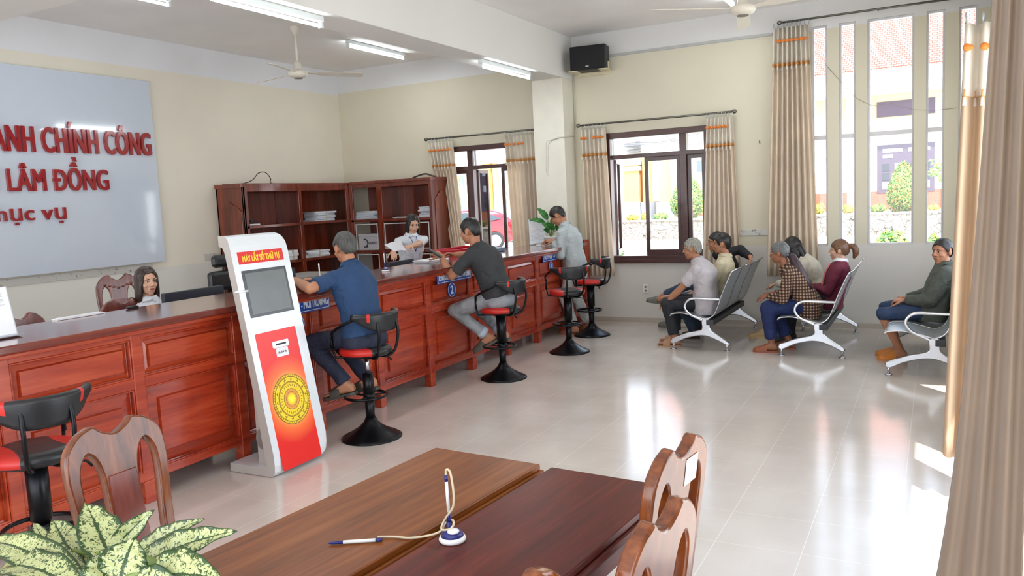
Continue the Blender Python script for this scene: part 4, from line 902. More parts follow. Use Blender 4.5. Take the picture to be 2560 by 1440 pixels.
# ================================================================ POTTED PLANTS
def leafmat(name, dark, light, amt, scale):
    m, nt, b = newmat(name); tc = N(nt, 'ShaderNodeTexCoord'); mp = N(nt, 'ShaderNodeMapping'); mp.inputs['Scale'].default_value = (1, 1, 1)
    n1 = N(nt, 'ShaderNodeTexNoise'); n1.inputs['Scale'].default_value = scale; n1.inputs['Detail'].default_value = 5; n1.inputs['Distortion'].default_value = 1.0; n1.inputs['Roughness'].default_value = .65
    nt.links.new(tc.outputs['Object'], n1.inputs['Vector'])
    at_ = N(nt, 'ShaderNodeAttribute'); at_.attribute_name = 'edge'
    ad = N(nt, 'ShaderNodeMath', operation='MULTIPLY_ADD'); ad.inputs[1].default_value = -.36; nt.links.new(at_.outputs['Fac'], ad.inputs[0]); nt.links.new(n1.outputs['Fac'], ad.inputs[2])
    rp = N(nt, 'ShaderNodeValToRGB'); e = rp.color_ramp.elements; e[0].position = amt; e[0].color = dark; e[1].position = amt+.04; e[1].color = light
    nt.links.new(ad.outputs[0], rp.inputs[0]); nt.links.new(rp.outputs[0], b.inputs['Base Color']); b.inputs['Roughness'].default_value = .35; b.inputs['Subsurface Weight'].default_value = 0
    return m
DIEF = leafmat('variegated_leaf', srgb(38,66,24), srgb(178,184,128), .42, 120)
GLF = leafmat('green_leaf', srgb(34,88,34), srgb(52,118,46), .3, 12)
STEM = mat('leaf_stem', srgb(120,142,76), .5)
def leaf(base, tip, width, m, parent, up=(0,0,1), sag=.15, fold=.25, org=None, name='leaf', face=None):
    base, tip, up = V(base), V(tip), V(up); d = tip-base; Ln = d.length; t = d.normalized()
    s = t.cross(up).normalized() if face is None else t.cross(V(face)).normalized(); n = s.cross(t).normalized()
    NU, NV = 20, 20; vs = []; ed = []
    for i in range(NU+1):
        u = i/NU; w = width/2*(math.sin(PI*min(1, u*.97+.03)**.72)**.8)*(1 if u < .999 else 0)+.0006
        c = base+d*u+n*(Ln*sag*math.sin(PI*u*.9))-V((0,0,1))*(Ln*sag*.5*u*u)
        for j in range(NV+1):
            v = j/NV*2-1; vs.append(c+s*(w*v)+n*(abs(v)*w*fold+.006*math.sin(u*22+v*2)*abs(v)*(width/.1)))
            ed.append(max(abs(v)**7, max(0, 1-abs(v)*11)*.8, max(0, (u-.93)*6)))
    fs = [(i*(NV+1)+j, i*(NV+1)+j+1, (i+1)*(NV+1)+j+1, (i+1)*(NV+1)+j) for i in range(NU) for j in range(NV)]
    mb = MB(); mb.add(vs, fs); o = mb.build(name, m, parent, smooth=True)
    a = o.data.attributes.new('edge', 'FLOAT', 'POINT'); a.data.foreach_set('value', ed)
    sd = o.modifiers.new('solid', 'SOLIDIFY'); sd.thickness = .0012
    return o
pc = V((-1.52, 1.17, .78))
t = thing('potted_plant', 'variegated cream and green leafed pot plant at the bottom left', 'potted plant', tuple(pc))
MB().lathe([(.001,.002),(.05,.002),(.068,.09),(.074,.095),(.074,.11),(.064,.11),(.060,.098),(.001,.095)], pc, 28).build('pot', mat('brown_pot', srgb(90,60,44), .5), t, smooth=True)
hub = pc+V((0,0,.10))
LV = [((280,1405),(214,1256),1.26,.072,.02),((285,1372),(385,1270),1.30,.036,.05),((335,1392),(514,1290),1.28,.034,.06),((350,1412),(594,1320),1.24,.050,.05),((370,1446),(560,1442),1.16,.075,.10),
      ((205,1435),(132,1298),1.24,.066,.02),((200,1452),(-20,1345),1.18,.060,.10),((215,1450),(78,1344),1.21,.040,.05),((300,1452),(338,1340),1.14,.072,.10),((205,1400),(192,1335),1.29,.05,.05),((120,1372),(84,1306),1.28,.022,.05),
      ((190,1470),(-10,1425),1.12,.066,.1),((260,1475),(262,1372),1.13,.062,.06),((330,1480),(470,1478),1.12,.07,.1)]
for i, (b_, t_, y_, w_, sg) in enumerate(LV):
    B, T_ = at(*b_, y=y_-.03), at(*t_, y=y_+.02)
    cv = (V((0,0,CAM_H))-B).normalized()
    o = leaf(B, T_, w_*1.55, DIEF, t, sag=sg, fold=.26, face=(cv+V((.3*math.sin(i*2.1),.2*math.cos(i*1.7),.5))))
    MB().tube(spline([hub, (hub+B)/2+V((0,0,.02)), B], 3), [.007]*6+[.004], 7).build('stem', STEM, t, smooth=True)
q = at(1377, 597, y=9.58); q.z = 1.105
t = thing('potted_plant', 'green broad leafed plant in a white oval pot at the far end of the counter', 'potted plant', tuple(q))
mb = MB(); mb.loft([[q+V((a*1.25*math.cos(2*PI*k/24), a*.8*math.sin(2*PI*k/24), z)) for k in range(24)] for z, a in ((0,.045),(.02,.06),(.085,.082),(.09,.088),(.10,.088),(.10,.078),(.085,.072))]).build('pot', WHITE, t, smooth=True)
hb2 = q+V((0,0,.085))
for b_, t_, w_ in (((1369,548),(1342,518),.085),((1362,556),(1322,549),.07),((1378,572),(1353,556),.09),((1385,560),(1382,530),.07),((1390,575),(1404,552),.07),((1372,580),(1358,572),.08),((1384,578),(1392,566),.07),((1380,575),(1377,545),.07)):
    B, T_ = at(*b_, y=9.56), at(*t_, y=9.50); leaf(B, T_, w_, GLF, t, sag=.12, face=(V((0,0,CAM_H))-B).normalized()+V((0,0,.6))); MB().tube(spline([hb2, (hb2+B)/2, B], 3), .005, 6).build('stem', STEM, t, smooth=True)

# ================================================================ CURTAINS
def curtain(label, P0, P1, Q0, Q1, n, folds, cm, seed=0, rod_z=.05, amp=.04, flare=None, valance=True, group='pleated curtains with orange fringe', vd=.355, vr=.12, pinch=0):
    P0, P1, Q0, Q1, n = V(P0), V(P1), V(Q0), V(Q1), V(n).normalized(); rnd = random.Random(seed); ph = [rnd.uniform(-.5,.5) for _ in range(folds+2)]
    t = thing('curtain', label, 'curtain', tuple((P0+P1+Q0+Q1)/4-V((0,0,(P0.z-Q0.z)/2))), 0, group)
    NU = folds*10; NR = 22
    def pt(u, v, out=0, am=1.0):
        uu = u+.012*math.sin(u*folds*2*PI+1.3); f = u*folds; k = int(min(f, folds)); a = amp*am*(1+.5*ph[k])*(.75+.25*v)
        top, bot = P0.lerp(P1, uu), Q0.lerp(Q1, u); p = top.lerp(bot, v)
        w = math.sin(2*PI*f+ph[k]*.6*v); w = math.copysign(abs(w)**.8, w)
        if pinch:
            c = (P0.lerp(P1,.5)).lerp(Q0.lerp(Q1,.5), v); p = c+(p-c)*(1-pinch*math.sin(PI*min(1,v*1.1))*.3)
        if flare is not None: p = p+V(flare)*((1-u)**1.5*v**6)
        return p+n*(a*w+out)
    def sheet(v0, v1, rows, out, am=1.0, th=.003, m=cm, nm='cloth', par=t):
        vs = [pt(i/NU, v0+(v1-v0)*r/rows, out, am) for r in range(rows+1) for i in range(NU+1)]
        fs = [(r*(NU+1)+i, r*(NU+1)+i+1, (r+1)*(NU+1)+i+1, (r+1)*(NU+1)+i) for r in range(rows) for i in range(NU)]
        o = MB().add(vs, fs).build(nm, m, par, smooth=True); sd = o.modifiers.new('solid', 'SOLIDIFY'); sd.thickness = th; return o
    H = (P0.z-Q0.z)
    if not valance: sheet(0, 1, NR, 0); return t, pt
    sheet(.01, 1, NR, 0)
    va = sheet(0, vd/H, 5, .010, 1.1, .003, VAL, 'valance')
    for k in range(folds):
        u = (k+.25)/folds; c = pt(u, vr/H, .016, 1.1); U = (P1-P0).normalized()
        if rnd.random() < .85: MB().ell(c, (.020,.014,.020), 8, 6, U, n, (0,0,1)).ell(c+U*.018, (.016,.008,.012), 8, 6, U, n, (0,0,1)).build('ribbon_bow', ORNG, va, smooth=True)
    sheet((vd-.03)/H, (vd+.005)/H, 1, .014, 1.12, .006, ORNG2, 'fringe_band', va)
    for k in range(folds*2):
        c = pt((k+.5)/(folds*2), (vd+.005)/H, .014, 1.1); MB().tube([c, c-V((0,0,.045))], [.006,.010], 6).build('tassel', VAL, va, smooth=True)
    for k in range(folds+1):
        c = pt(min(k/folds, 1), 0, 0); c = V((c.x, c.y, P0.z+rod_z*.55)); U = (P1-P0).normalized(); MB().tube([c+n*.0+V((0,0,1))*(rod_z*.62*math.cos(a))+n*(.022*math.sin(a)) for a in [2*PI*j/14 for j in range(14)]], .003, 5, closed=True).build('curtain_ring', PERF, t, smooth=True)
    return t, pt
YC = YB-.10
def rod(x0, x1, z, label, y=YC):
    t = thing('curtain_rod', label, 'curtain rod', ((x0+x1)/2, y, z), 0, 'dark metal curtain rods')
    MB().tube([(x0,y,z),(x1,y,z)], .0125, 10).build('pole', SILV, t, smooth=True)
    for x in (x0, x1): MB().ell((x,y,z), (.03,.022,.026), 12, 8).build('finial', SILV, t, smooth=True)
    for x in (x0+.12, (x0+x1)/2, x1-.12): MB().tube([(x,y,z),(x,YB,z)], .008, 8).build('bracket', SILV, t)
rod(-6.68, -4.80, 2.655, 'curtain rod over the window behind the counter')
rod(-4.24, -2.18, 2.648, 'curtain rod over the open wooden window')
rod(-1.64, .46, 3.62, 'curtain rod above the tall narrow windows')
nb = (0,-1,0)
curtain('short cream curtain at the left of the window behind the counter', (-6.64,YC,2.60), (-6.23,YC,2.60), (-6.36,YC,.62), (-6.08,YC,.62), nb, 7, CURT, 1)
curtain('wide cream curtain between the counter window and the pillar', (-5.36,YC,2.60), (-4.82,YC,2.60), (-5.28,YC,.62), (-4.81,YC,.62), nb, 8, CURT, 2)
curtain('cream curtain at the left of the open wooden window', (-4.20,YC,2.595), (-3.86,YC,2.595), (-4.19,YC,.63), (-3.80,YC,.63), nb, 6, CURT, 3)
curtain('cream curtain at the right of the open wooden window', (-2.52,YC,2.595), (-2.20,YC,2.595), (-2.62,YC,.63), (-2.13,YC,.63), nb, 7, CURT, 4)
curtain('tall cream curtain at the left of the narrow windows', (-1.71,YC,3.56), (-1.32,YC,3.56), (-1.82,YC,.63), (-1.22,YC,.63), nb, 8, CURT, 5, vd=.44, vr=.16)
# side curtains
t = thing('curtain_rod', 'curtain rod end along the right wall at the top edge', 'curtain rod', (.33, 3.6, 2.70), 0, None)
MB().tube([(.33,5.15,2.70),(.33,1.0,2.70)], .0135, 10).build('pole', SILV, t, smooth=True)
for y in (5.1, 3.0, 1.1): MB().tube([(.33,y,2.70),(XR,y,2.70)], .008, 8).build('bracket', SILV, t)
curtain('sunlit cream side curtain with orange fringe right of the green jacket', at(2413,62,y=4.78), (.43,4.86,at(2413,62,y=4.78).z), at(2358,1130,y=4.75), (.40,4.62,.10), (-.15,-1,0), 4, CURTB, 6, amp=.045)
def near_curtain():
    a, b = at(2480, 0, y=2.22), at(2596, 0, y=2.05)
    c, d = at(2410, 1000, y=2.16), at(2566, 1000, y=1.95)
    # straight continuation of the left and right edges down to the floor and up to the rod
    def ext(p, q, z): k = (z-p.z)/(q.z-p.z); return p.lerp(q, 1) if abs(k-1) < 1e-6 else p+(q-p)*k
    return ext(a, c, 2.64), ext(b, d, 2.64), ext(a, c, .04), ext(b, d, .04)
A_, B_, C_, D_ = near_curtain()
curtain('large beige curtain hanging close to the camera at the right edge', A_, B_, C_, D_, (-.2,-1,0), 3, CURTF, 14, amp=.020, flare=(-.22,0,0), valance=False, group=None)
# ================================================================ PEOPLE
def skinmat(name, c):
    m = mat(name, c, .5, var=.05, vs=14); b = m.node_tree.nodes['Principled BSDF']
    b.inputs['Subsurface Weight'].default_value = .08; b.inputs['Subsurface Radius'].default_value = (.02,.008,.004); return m
SK1 = skinmat('skin_tan', srgb(176,122,92)); SK2 = skinmat('skin_light', srgb(206,162,136)); SK3 = skinmat('skin_brown', srgb(150,98,70))
def hairmat(name, c, rough=.38):
    m, nt, b = newmat(name); tc = N(nt, 'ShaderNodeTexCoord'); mp = N(nt, 'ShaderNodeMapping'); mp.inputs['Scale'].default_value = (60, 60, 6)
    nz = N(nt, 'ShaderNodeTexNoise'); nz.inputs['Scale'].default_value = 2; nz.inputs['Detail'].default_value = 3
    nt.links.new(tc.outputs['Object'], mp.inputs[0]); nt.links.new(mp.outputs[0], nz.inputs['Vector'])
    rp = N(nt, 'ShaderNodeValToRGB'); rp.color_ramp.elements[0].position = .35; rp.color_ramp.elements[1].position = .7
    rp.color_ramp.elements[0].color = tuple(x*.5 for x in c[:3])+(1,); rp.color_ramp.elements[1].color = tuple(min(1, x*1.4) for x in c[:3])+(1,)
    nt.links.new(nz.outputs['Fac'], rp.inputs[0]); nt.links.new(rp.outputs[0], b.inputs['Base Color']); b.inputs['Roughness'].default_value = rough
    bumpit(nt, b, nz.outputs['Fac'], .5, .004); return m
HB = hairmat('black_hair', srgb(30,26,26)); HBR = hairmat('dark_brown_hair', srgb(52,34,28)); HG = hairmat('grey_hair', srgb(104,106,106)); HS = hairmat('short_grey_hair', srgb(150,148,138), .6)
HD = hairmat('reddish_brown_hair', srgb(112,78,54)); HM = hairmat('salt_pepper_hair', srgb(74,74,72), .6)
EYEW = mat('eye_white', srgb(220,214,206), .3, var=.01); EYED = mat('eye_dark', srgb(30,20,16), .2); LIP = mat('lips', srgb(160,84,74), .4); BROW = mat('brow_hair', srgb(40,30,26), .8)
def fabric(name, c, rough=.8, bump=.25, bs=90, var=.06, vs=9):
    m = mat(name, c, rough, var=var, vs=vs, bump=bump, bs=bs, bd=.003); nt = m.node_tree; b = nt.nodes['Principled BSDF']; l = b.inputs['Normal'].links[0].from_node
    tc = N(nt, 'ShaderNodeTexCoord'); nz = N(nt, 'ShaderNodeTexNoise'); nz.inputs['Scale'].default_value = 7; nz.inputs['Detail'].default_value = 2; nz.inputs['Distortion'].default_value = 2.2; nt.links.new(tc.outputs['Object'], nz.inputs['Vector'])
    bp = N(nt, 'ShaderNodeBump'); bp.inputs['Strength'].default_value = .55; bp.inputs['Distance'].default_value = .035; nt.links.new(nz.outputs['Fac'], bp.inputs['Height']); nt.links.new(l.outputs[0], bp.inputs['Normal']); nt.links.new(bp.outputs[0], b.inputs['Normal']); return m
def remesh(mb, name, voxel, m, parent, smooth=2, wr=0.0, wf=9, seed=0):
    me = mb.mesh('tmp')
    def mods(o):
        r = o.modifiers.new('r', 'REMESH'); r.mode = 'VOXEL'; r.voxel_size = voxel; r.use_smooth_shade = True
        if smooth: s = o.modifiers.new('s', 'SMOOTH'); s.iterations = smooth; s.factor = .6
    m2 = evaluated(me, mods); bpy.data.meshes.remove(me)
    org = V((0,0,0)); q = parent
    while q: org = org+q.location; q = q.parent
    n = len(m2.vertices); co = np.empty(n*3); m2.vertices.foreach_get('co', co); co = co.reshape(-1, 3)
    if wr:
        nr = np.empty(n*3); m2.vertex_normals.foreach_get('vector', nr); nr = nr.reshape(-1, 3); nf = noise.noise
        k = np.array([nf((x*wf+seed, y*wf, z*wf*.6))+.5*nf((x*wf*2.3, y*wf*2.3+seed, z*wf*2)) for x, y, z in co.tolist()])
        co = co+nr*(wr*k)[:, None]
    co = co-np.array(org); m2.vertices.foreach_set('co', co.ravel())
    m2.materials.clear()
    for x in (m if isinstance(m, (list, tuple)) else [m]): m2.materials.append(x)
    m2.polygons.foreach_set('material_index', np.zeros(len(m2.polygons), dtype=np.int32)); m2.polygons.foreach_set('use_smooth', np.ones(len(m2.polygons), dtype=bool))
    o = bpy.data.objects.new(name, m2); COL.objects.link(o); o.parent = parent; return o
def ik(a, c, l1, l2, hint):
    a, c = V(a), V(c); d = c-a; L = min(d.length, (l1+l2)*.999); t = d.normalized(); c = a+t*L
    x = (l1*l1-l2*l2+L*L)/(2*L); h = math.sqrt(max(l1*l1-x*x, 0)); hv = V(hint)-a; hv = hv-t*hv.dot(t); hv = hv.normalized() if hv.length > 1e-6 else V((0,0,-1))
    return a+t*x+hv*h, c
def hand(mb, W, D, Nn, s, side, curl=.5, spread=.12):
    """W wrist, D direction of the hand, Nn the back of the hand, side +1 when the thumb lies towards D x Nn"""
    W, D = V(W), V(D).normalized(); Nn = V(Nn); Nn = (Nn-D*Nn.dot(D)).normalized(); S = D.cross(Nn)*side
    rr = []
    for u, a, b in ((-.012,.026,.019),(.018,.030,.017),(.05,.038,.015),(.082,.040,.013),(.092,.034,.009)):
        rr.append([W+D*u*s+S*(a*s*math.cos(q))+Nn*(b*s*math.sin(q)) for q in [2*PI*k/14 for k in range(14)]])
    mb.loft(rr)
    for i, (off, ln) in enumerate(((.030,.070),(.0105,.080),(-.0105,.075),(-.030,.060))):
        p = W+D*(.082-.006*abs(i-1.3))*s+S*off*s; d = (D+S*(off*spread*30*.12)).normalized(); c = curl*(1+.12*i); r = .0086*s
        for k, f in enumerate((.45,.32,.23)):
            a = c*(.55 if k == 0 else 1.0); d = (d*math.cos(a)-Nn*math.sin(a)).normalized(); q = p+d*ln*f*s; mb.cap_(p, q, r, r*.9, 9); p = q; r *= .9
    p = W+D*.022*s+S*.026*s; d = (D*.65+S*.7-Nn*.25).normalized()
    for k, f in enumerate((.038,.032,.026)):
        q = p+d*f*s; mb.cap_(p, q, (.0125-.0015*k)*s, (.011-.0012*k)*s, 9); p = q; d = (d+D*.35-Nn*.25*curl-S*.15).normalized()
def foot(mb, ank, fd, s, pitch=0, infl=0.0, up=(0,0,1)):
    ank = V(ank); fd = V(fd).normalized(); up = V(up).normalized(); sd = fd.cross(up).normalized(); up = sd.cross(fd)
    rr = []
    for u, w, zt, zb in ((-.065,.018,-.045,-.070),(-.055,.030,-.015,-.078),(-.02,.034,.015,-.080),(.03,.036,.005,-.080),(.08,.042,-.028,-.080),(.12,.046,-.046,-.080),(.16,.042,-.055,-.080),(.185,.028,-.062,-.079),(.192,.012,-.068,-.076)):
        zt2, zb2, w2 = (zt+infl)*s, (zb-infl)*s, (w+infl)*s; cz, hz = (zt2+zb2)/2, (zt2-zb2)/2
        rr.append([ank+fd*(u*s*(1+infl*2))+sd*(w2*math.copysign(abs(math.cos(q))**.8, math.cos(q)))+up*(cz+hz*math.copysign(abs(math.sin(q))**.7, math.sin(q))) for q in [2*PI*k/16 for k in range(16)]])
    mb.loft(rr)
def person(label, pel, chest, neck, head, hdir, L, R, legL, legR, skin, shirt, pants, hair, *, F=(-1,0,0), hup=(0,0,1), s=1.0, sw=.175, hw=.088, cd=None, female=False,
           sleeve='short', shirt_len=.0, shoes=None, face=True, hl=None, group=None, bulk=1.0, pantlen=1.0, collar=None, hem=1.0, seat_z=None, extra=None, hcurl=.55, bag=1.0, wr=.010, cuff=None, hipk=1.0, eyes=True, vox=.0048):
    F = V(F).normalized(); Z = V((0,0,1)); LT = Z.cross(F).normalized(); pel, chest, neck, head = V(pel), V(chest), V(neck), V(head)
    CL = V(cd).normalized() if cd else LT
    base = V((pel.x, pel.y, 0)); t = thing('person', label, 'person', tuple(base), 0, group)
    arms = {}; legs = {}
    for nm, sg, A, LG in (('L', 1, L, legL), ('R', -1, R, legR)):
        sh = V(A['sh']) if 'sh' in A else chest+CL*(sg*sw)+(neck-chest)*.45
        el, wr_ = ik(sh, A['wrist'], .275*s, .245*s, A['hint']) if 'el' not in A else (V(A['el']), V(A['wrist'])); arms[nm] = (sh, el, wr_, A, sg)
        hp = pel+LT*(sg*hw*(1 if 'hip' not in LG else 1)); kn, an = ik(hp, LG['ankle'], .415*s, .395*s, LG['hint']); legs[nm] = (hp, kn, an, LG, sg)
    # head frame
    f = V(hdir).normalized(); u = V(hup); u = (u-f*u.dot(f)).normalized(); l = u.cross(f)
    def hp_(a, b, c): return head+(l*a+f*b+u*c)*s
    B = MB()
    def torso(mb, infl, top=True, low=-.09, k=1.0, bulk=bulk):
        d1 = (chest-pel); up0 = d1.normalized(); secs = []
        wd = [(low*s, pel, LT, .150, .105), (0, pel, LT, .168, .118), (.10*s, pel, LT, .150 if female else .156, .108)]
        for o, c, U, a, b in wd: secs.append((c+up0*o if o > 0 else c+Z*o, U, a, b))
        mid = pel.lerp(chest, .55)-up0.cross(CL)*0; Um = (LT+CL).normalized()
        secs.append((mid, Um, .132 if female else .145, .100)); secs.append((pel.lerp(chest, .82), CL, .152 if female else .160, .112)); secs.append((chest, CL, .160 if female else .172, .112))
        secs.append((chest.lerp(neck, .45), CL, sw/.175*.150, .090)); secs.append((chest.lerp(neck, .78), CL, .095, .070))
        if top: secs.append((neck, CL, .062, .058))
        rings = []
        for i, (c, U, a, b) in enumerate(secs):
            tt = (secs[min(i+1, len(secs)-1)][0]-secs[max(i-1, 0)][0]).normalized(); W = tt.cross(U).normalized(); a = (a*s*k*bulk)+infl; b = (b*s*k*bulk)+infl
            rings.append([c+U*(a*math.copysign(abs(math.cos(q))**.85, math.cos(q)))+W*(b*math.copysign(abs(math.sin(q))**.85, math.sin(q))) for q in [2*PI*j/24 for j in range(24)]])
        mb.loft(rings)
    torso(B, -.014, low=-.02)
    nk = hp_(0, -.025, -.075); B.cap_(neck-Z*.02, nk, .054*s, .050*s)
    # head
    ax = dict(X=l, Y=f, Z=u)
    B.ell(hp_(0,-.014,.028), (.074*s,.094*s,.086*s), 24, 16, **ax); B.ell(hp_(0,.026,-.028), (.060*s,.060*s,.080*s), 20, 14, **ax); B.ell(hp_(0,.032,-.070), (.048*s,.045*s,.036*s), 16, 10, **ax)
    B.ell(hp_(0,.059,-.092), (.024*s,.019*s,.019*s), 12, 8, **ax); B.ell(hp_(0,.064,-.060), (.032*s,.024*s,.030*s), 14, 8, **ax); B.tube([hp_(0,.078,.020), hp_(0,.092,.004), hp_(0,.104,-.018), hp_(0,.102,-.030)], [.007*s,.009*s,(.0095 if female else .012)*s,.009*s], 10)
    for g in (1,-1):
        B.ell(hp_(g*(.009 if female else .011),.090,-.028), ((.007 if female else .009)*s,.009*s,.007*s), 10, 8, **ax); B.ell(hp_(g*.030,.070,.026), (.024*s,.014*s,.008*s), 12, 8, **ax); B.ell(hp_(g*.036,.056,-.026), (.024*s,.024*s,.022*s), 12, 8, **ax)
        B.ell(hp_(g*.077,-.008,-.006), (.009*s,.019*s,.031*s), 12, 10, **ax)
    B.ell(hp_(0,.082,-.052), (.024*s,.009*s,.006*s), 12, 6, **ax); B.ell(hp_(0,.080,-.063), (.020*s,.009*s,.007*s), 12, 6, **ax)
    for nm in 'LR':
        sh, el, w, A, sg = arms[nm]; m1 = sh.lerp(el, .45); m2 = el.lerp(w, .3)
        B.cap_(sh, el, .046*s, .038*s); B.cap_(el, m2, .038*s, .040*s); B.cap_(m2, w, .040*s, .026*s)
        hd = V(A.get('hd', w-el)); hand(B, w, hd, A.get('hn', Z), s*1.0, A.get('thumb', -sg), A.get('curl', hcurl))
        hp, kn, an, LG, sg = legs[nm]
        B.cap_(hp, kn, .072*s, .052*s); B.cap_(kn, kn.lerp(an, .35), .050*s, .050*s); B.cap_(kn.lerp(an, .35), an, .050*s, .034*s)
        foot(B, an, LG['fd'], s, up=LG.get('fup', (0,0,1)))
    body = remesh(B, 'body', vox, skin, t, 3)
    # shirt
    S = MB(); torso(S, .013, True, low=-.10-shirt_len)
    if hem != 1.0: pass
    for nm in 'LR':
        sh, el, w, A, sg = arms[nm]; S.cap_(chest.lerp(neck, .5)+CL*sg*.06, sh, .068*s, .054*s*bag)
        if sleeve == 'short': e = sh.lerp(el, .78); S.tube([sh, sh.lerp(el, .4), e], [.055*s*bag, .056*s*bag, .057*s*bag], 14)
        elif sleeve == 'long': S.tube([sh, sh.lerp(el, .5)], [.056*s*bag, .055*s*bag], 14); S.cap_(sh.lerp(el, .4), el, .055*s*bag, .050*s*bag); S.cap_(el, el.lerp(w, .45), .052*s*bag, .047*s*bag); S.tube([el.lerp(w, .4), w.lerp(el, .06)], [.047*s*bag, .036*s*bag], 14)
        elif sleeve == 'none': pass
    so = remesh(S, 'shirt', .0085, shirt, t, 4, wr, 8, seed=len(label))
    if collar:
        c = MB(); n0 = neck-Z*.0+F*.0; tilt = (neck-chest).normalized()
        U2 = CL.cross(tilt).normalized(); rg = lambda r, h: [n0+CL*(r*s*math.cos(q))+U2*(r*.94*s*math.sin(q))+tilt*(h*s+.010*s*math.cos(4*q)*(h < 0)) for q in [2*PI*k/28 for k in range(28)]]
        c.loft([rg(.063,.000), rg(.061,.026), rg(.066,.028), rg(.090,-.012), rg(.086,-.016), rg(.063,.000)], cap=False); c.build('collar', collar, so, smooth=True)
    # trousers
    Pn = MB(); up0 = (chest-pel).normalized()
    Pn.ell(pel-Z*(.035 if hipk > 1 else 0), (.160*s*hipk,.112*s*hipk,.098*s*hipk), 24, 12, X=LT, Y=F, Z=Z)
    for nm in 'LR':
        hp, kn, an, LG, sg = legs[nm]
        Pn.cap_(hp, kn, .088*s, .066*s*hem)
        if pantlen > .55:
            e = kn.lerp(an, (pantlen-.5)*2); r = .056*s*hem
            Pn.cap_(kn, kn.lerp(e, .3), .065*s*hem, .061*s*hem); Pn.tube([kn.lerp(e, .25), kn.lerp(e, .7), e], [.061*s*hem, r, r*.98], 16)
        else: Pn.tube([hp.lerp(kn, .5), kn.lerp(an, max(0, (pantlen-.5)*2))], [.082*s, .078*s], 16)
    po = remesh(Pn, 'trousers', .0085, pants, t, 4, wr*.9, 9, seed=3)
    if cuff:
        for nm in 'LR':
            hp, kn, an, LG, sg = legs[nm]; e = kn.lerp(an, (pantlen-.5)*2); MB().tube([e.lerp(kn, .13), e.lerp(kn, .12), e.lerp(kn, -.01), e.lerp(kn, -.015)], [.052*s, .060*s*hem, .0595*s*hem, .048*s], 18).build('cuff', cuff, po, smooth=True)
    # shoes
    for nm in 'LR':
        hp, kn, an, LG, sg = legs[nm]; kind = (shoes or ('sandal', srgb(60,54,48))); m = mat('%s_%02x%02x%02x' % (kind[0], int(kind[1][0]*255), int(kind[1][1]*255), int(kind[1][2]*255)), kind[1], .55)
        fd = V(LG['fd']).normalized(); up = V(LG.get('fup', (0,0,1))).normalized(); sd = fd.cross(up).normalized(); up = sd.cross(fd); sh = MB()
        sole = [(-.075,.0),(-.070,.026),(-.03,.038),(.04,.042),(.11,.050),(.16,.047),(.195,.028),(.203,.0)]; ol = sole+[(a, -b) for a, b in reversed(sole[1:-1])]
        sh.prism([(a*s, b*s) for a, b in ol], an-up*.102*s, fd, sd, up*(.022*s))
        if kind[0] == 'closed':
            foot(sh, an-up*.004, fd, s, infl=.006, up=up)
        else:
            rows = []
            for a, w, h in ((.045,.047,-.012),(.085,.052,-.026),(.125,.054,-.042)):
                rows.append([an+fd*a*s+sd*(w*s*math.cos(q))+up*((-.086+(h+.086+.004)*math.sin(q))*s) for q in [PI*k/12 for k in range(13)]])
            sh.loft(rows, close=False, cap=False); rows = [[p+up*.006 for p in r] for r in rows]; sh.loft(rows, close=False, cap=False)
            if kind[0] == 'slipper': sh.loft([[an+fd*a*s+sd*(w*s*math.cos(q))+up*((-.086+(h+.086+.006)*math.sin(q))*s) for q in [PI*k/12 for k in range(13)]] for a, w, h in ((.12,.053,-.038),(.16,.048,-.046),(.19,.030,-.06),(.20,.01,-.075))], close=False, cap=False)
        sh.build('shoe', m, t, smooth=False, bevel=0)
    # hair
    if hair:
        st, hm = hair; H = MB(); NA, NP = 56, 22
        rl, rf, ru = (.090 if st == 'long' and not hl else .082), .101, .096
        def hlv(az):
            a = abs(math.degrees(az))
            if st == 'bald': K = ((0,.085),(30,.075),(55,.04),(75,.015),(100,.02),(120,-.02),(180,-.055))
            elif st in ('short', 'thick'): K = ((0,.062),(32,.058),(52,.030),(66,-.004),(78,-.004),(84,.030),(104,.030),(116,-.02),(135,-.060),(180,-.072))
            else: K = ((0,.080),(22,.074),(42,.048),(58,.004),(72,-.05),(100,-.07),(140,-.085),(180,-.085))
            if hl: K = hl
            for (a0, v0), (a1, v1) in zip(K, K[1:]):
                if a <= a1: return v0+(v1-v0)*(a-a0)/(a1-a0)
            return K[-1][1]
        vs, fs = [], []
        for j in range(NP+3):
            for i in range(NA):
                az = 2*PI*i/NA-PI; h = hlv(az)+.004*math.sin(az*9)+.003*math.sin(az*23+1); v = min(j/NP, 1)
                ct = max(-.93, min(.999, (h-.030)/ru)); th = math.acos(ct)*v; sn = math.sin(th) if th < PI/2 else math.sin(th)**.42
                k = 1+.05*noise.noise(V((math.sin(az)*2.2, math.cos(az)*2.2, v*3)))+.015*noise.noise(V((math.sin(az)*14, math.cos(az)*14, v*5)))
                if st == 'thick': k += .05*(1-v)
                if j == NP+1: k *= .93
                if j == NP+2: k *= .80
                vs.append(hp_(rl*k*sn*math.sin(az), -.014+rf*k*sn*math.cos(az), .030+ru*k*math.cos(th)))
        for j in range(NP+2):
            for i in range(NA): a = j*NA+i; b = j*NA+(i+1) % NA; fs.append((a, b, b+NA, a+NA))
        H.add(vs, fs)
        if extra: extra(H, hp_, s, l, f, u)
        H.build('hair', hm, t, smooth=True)
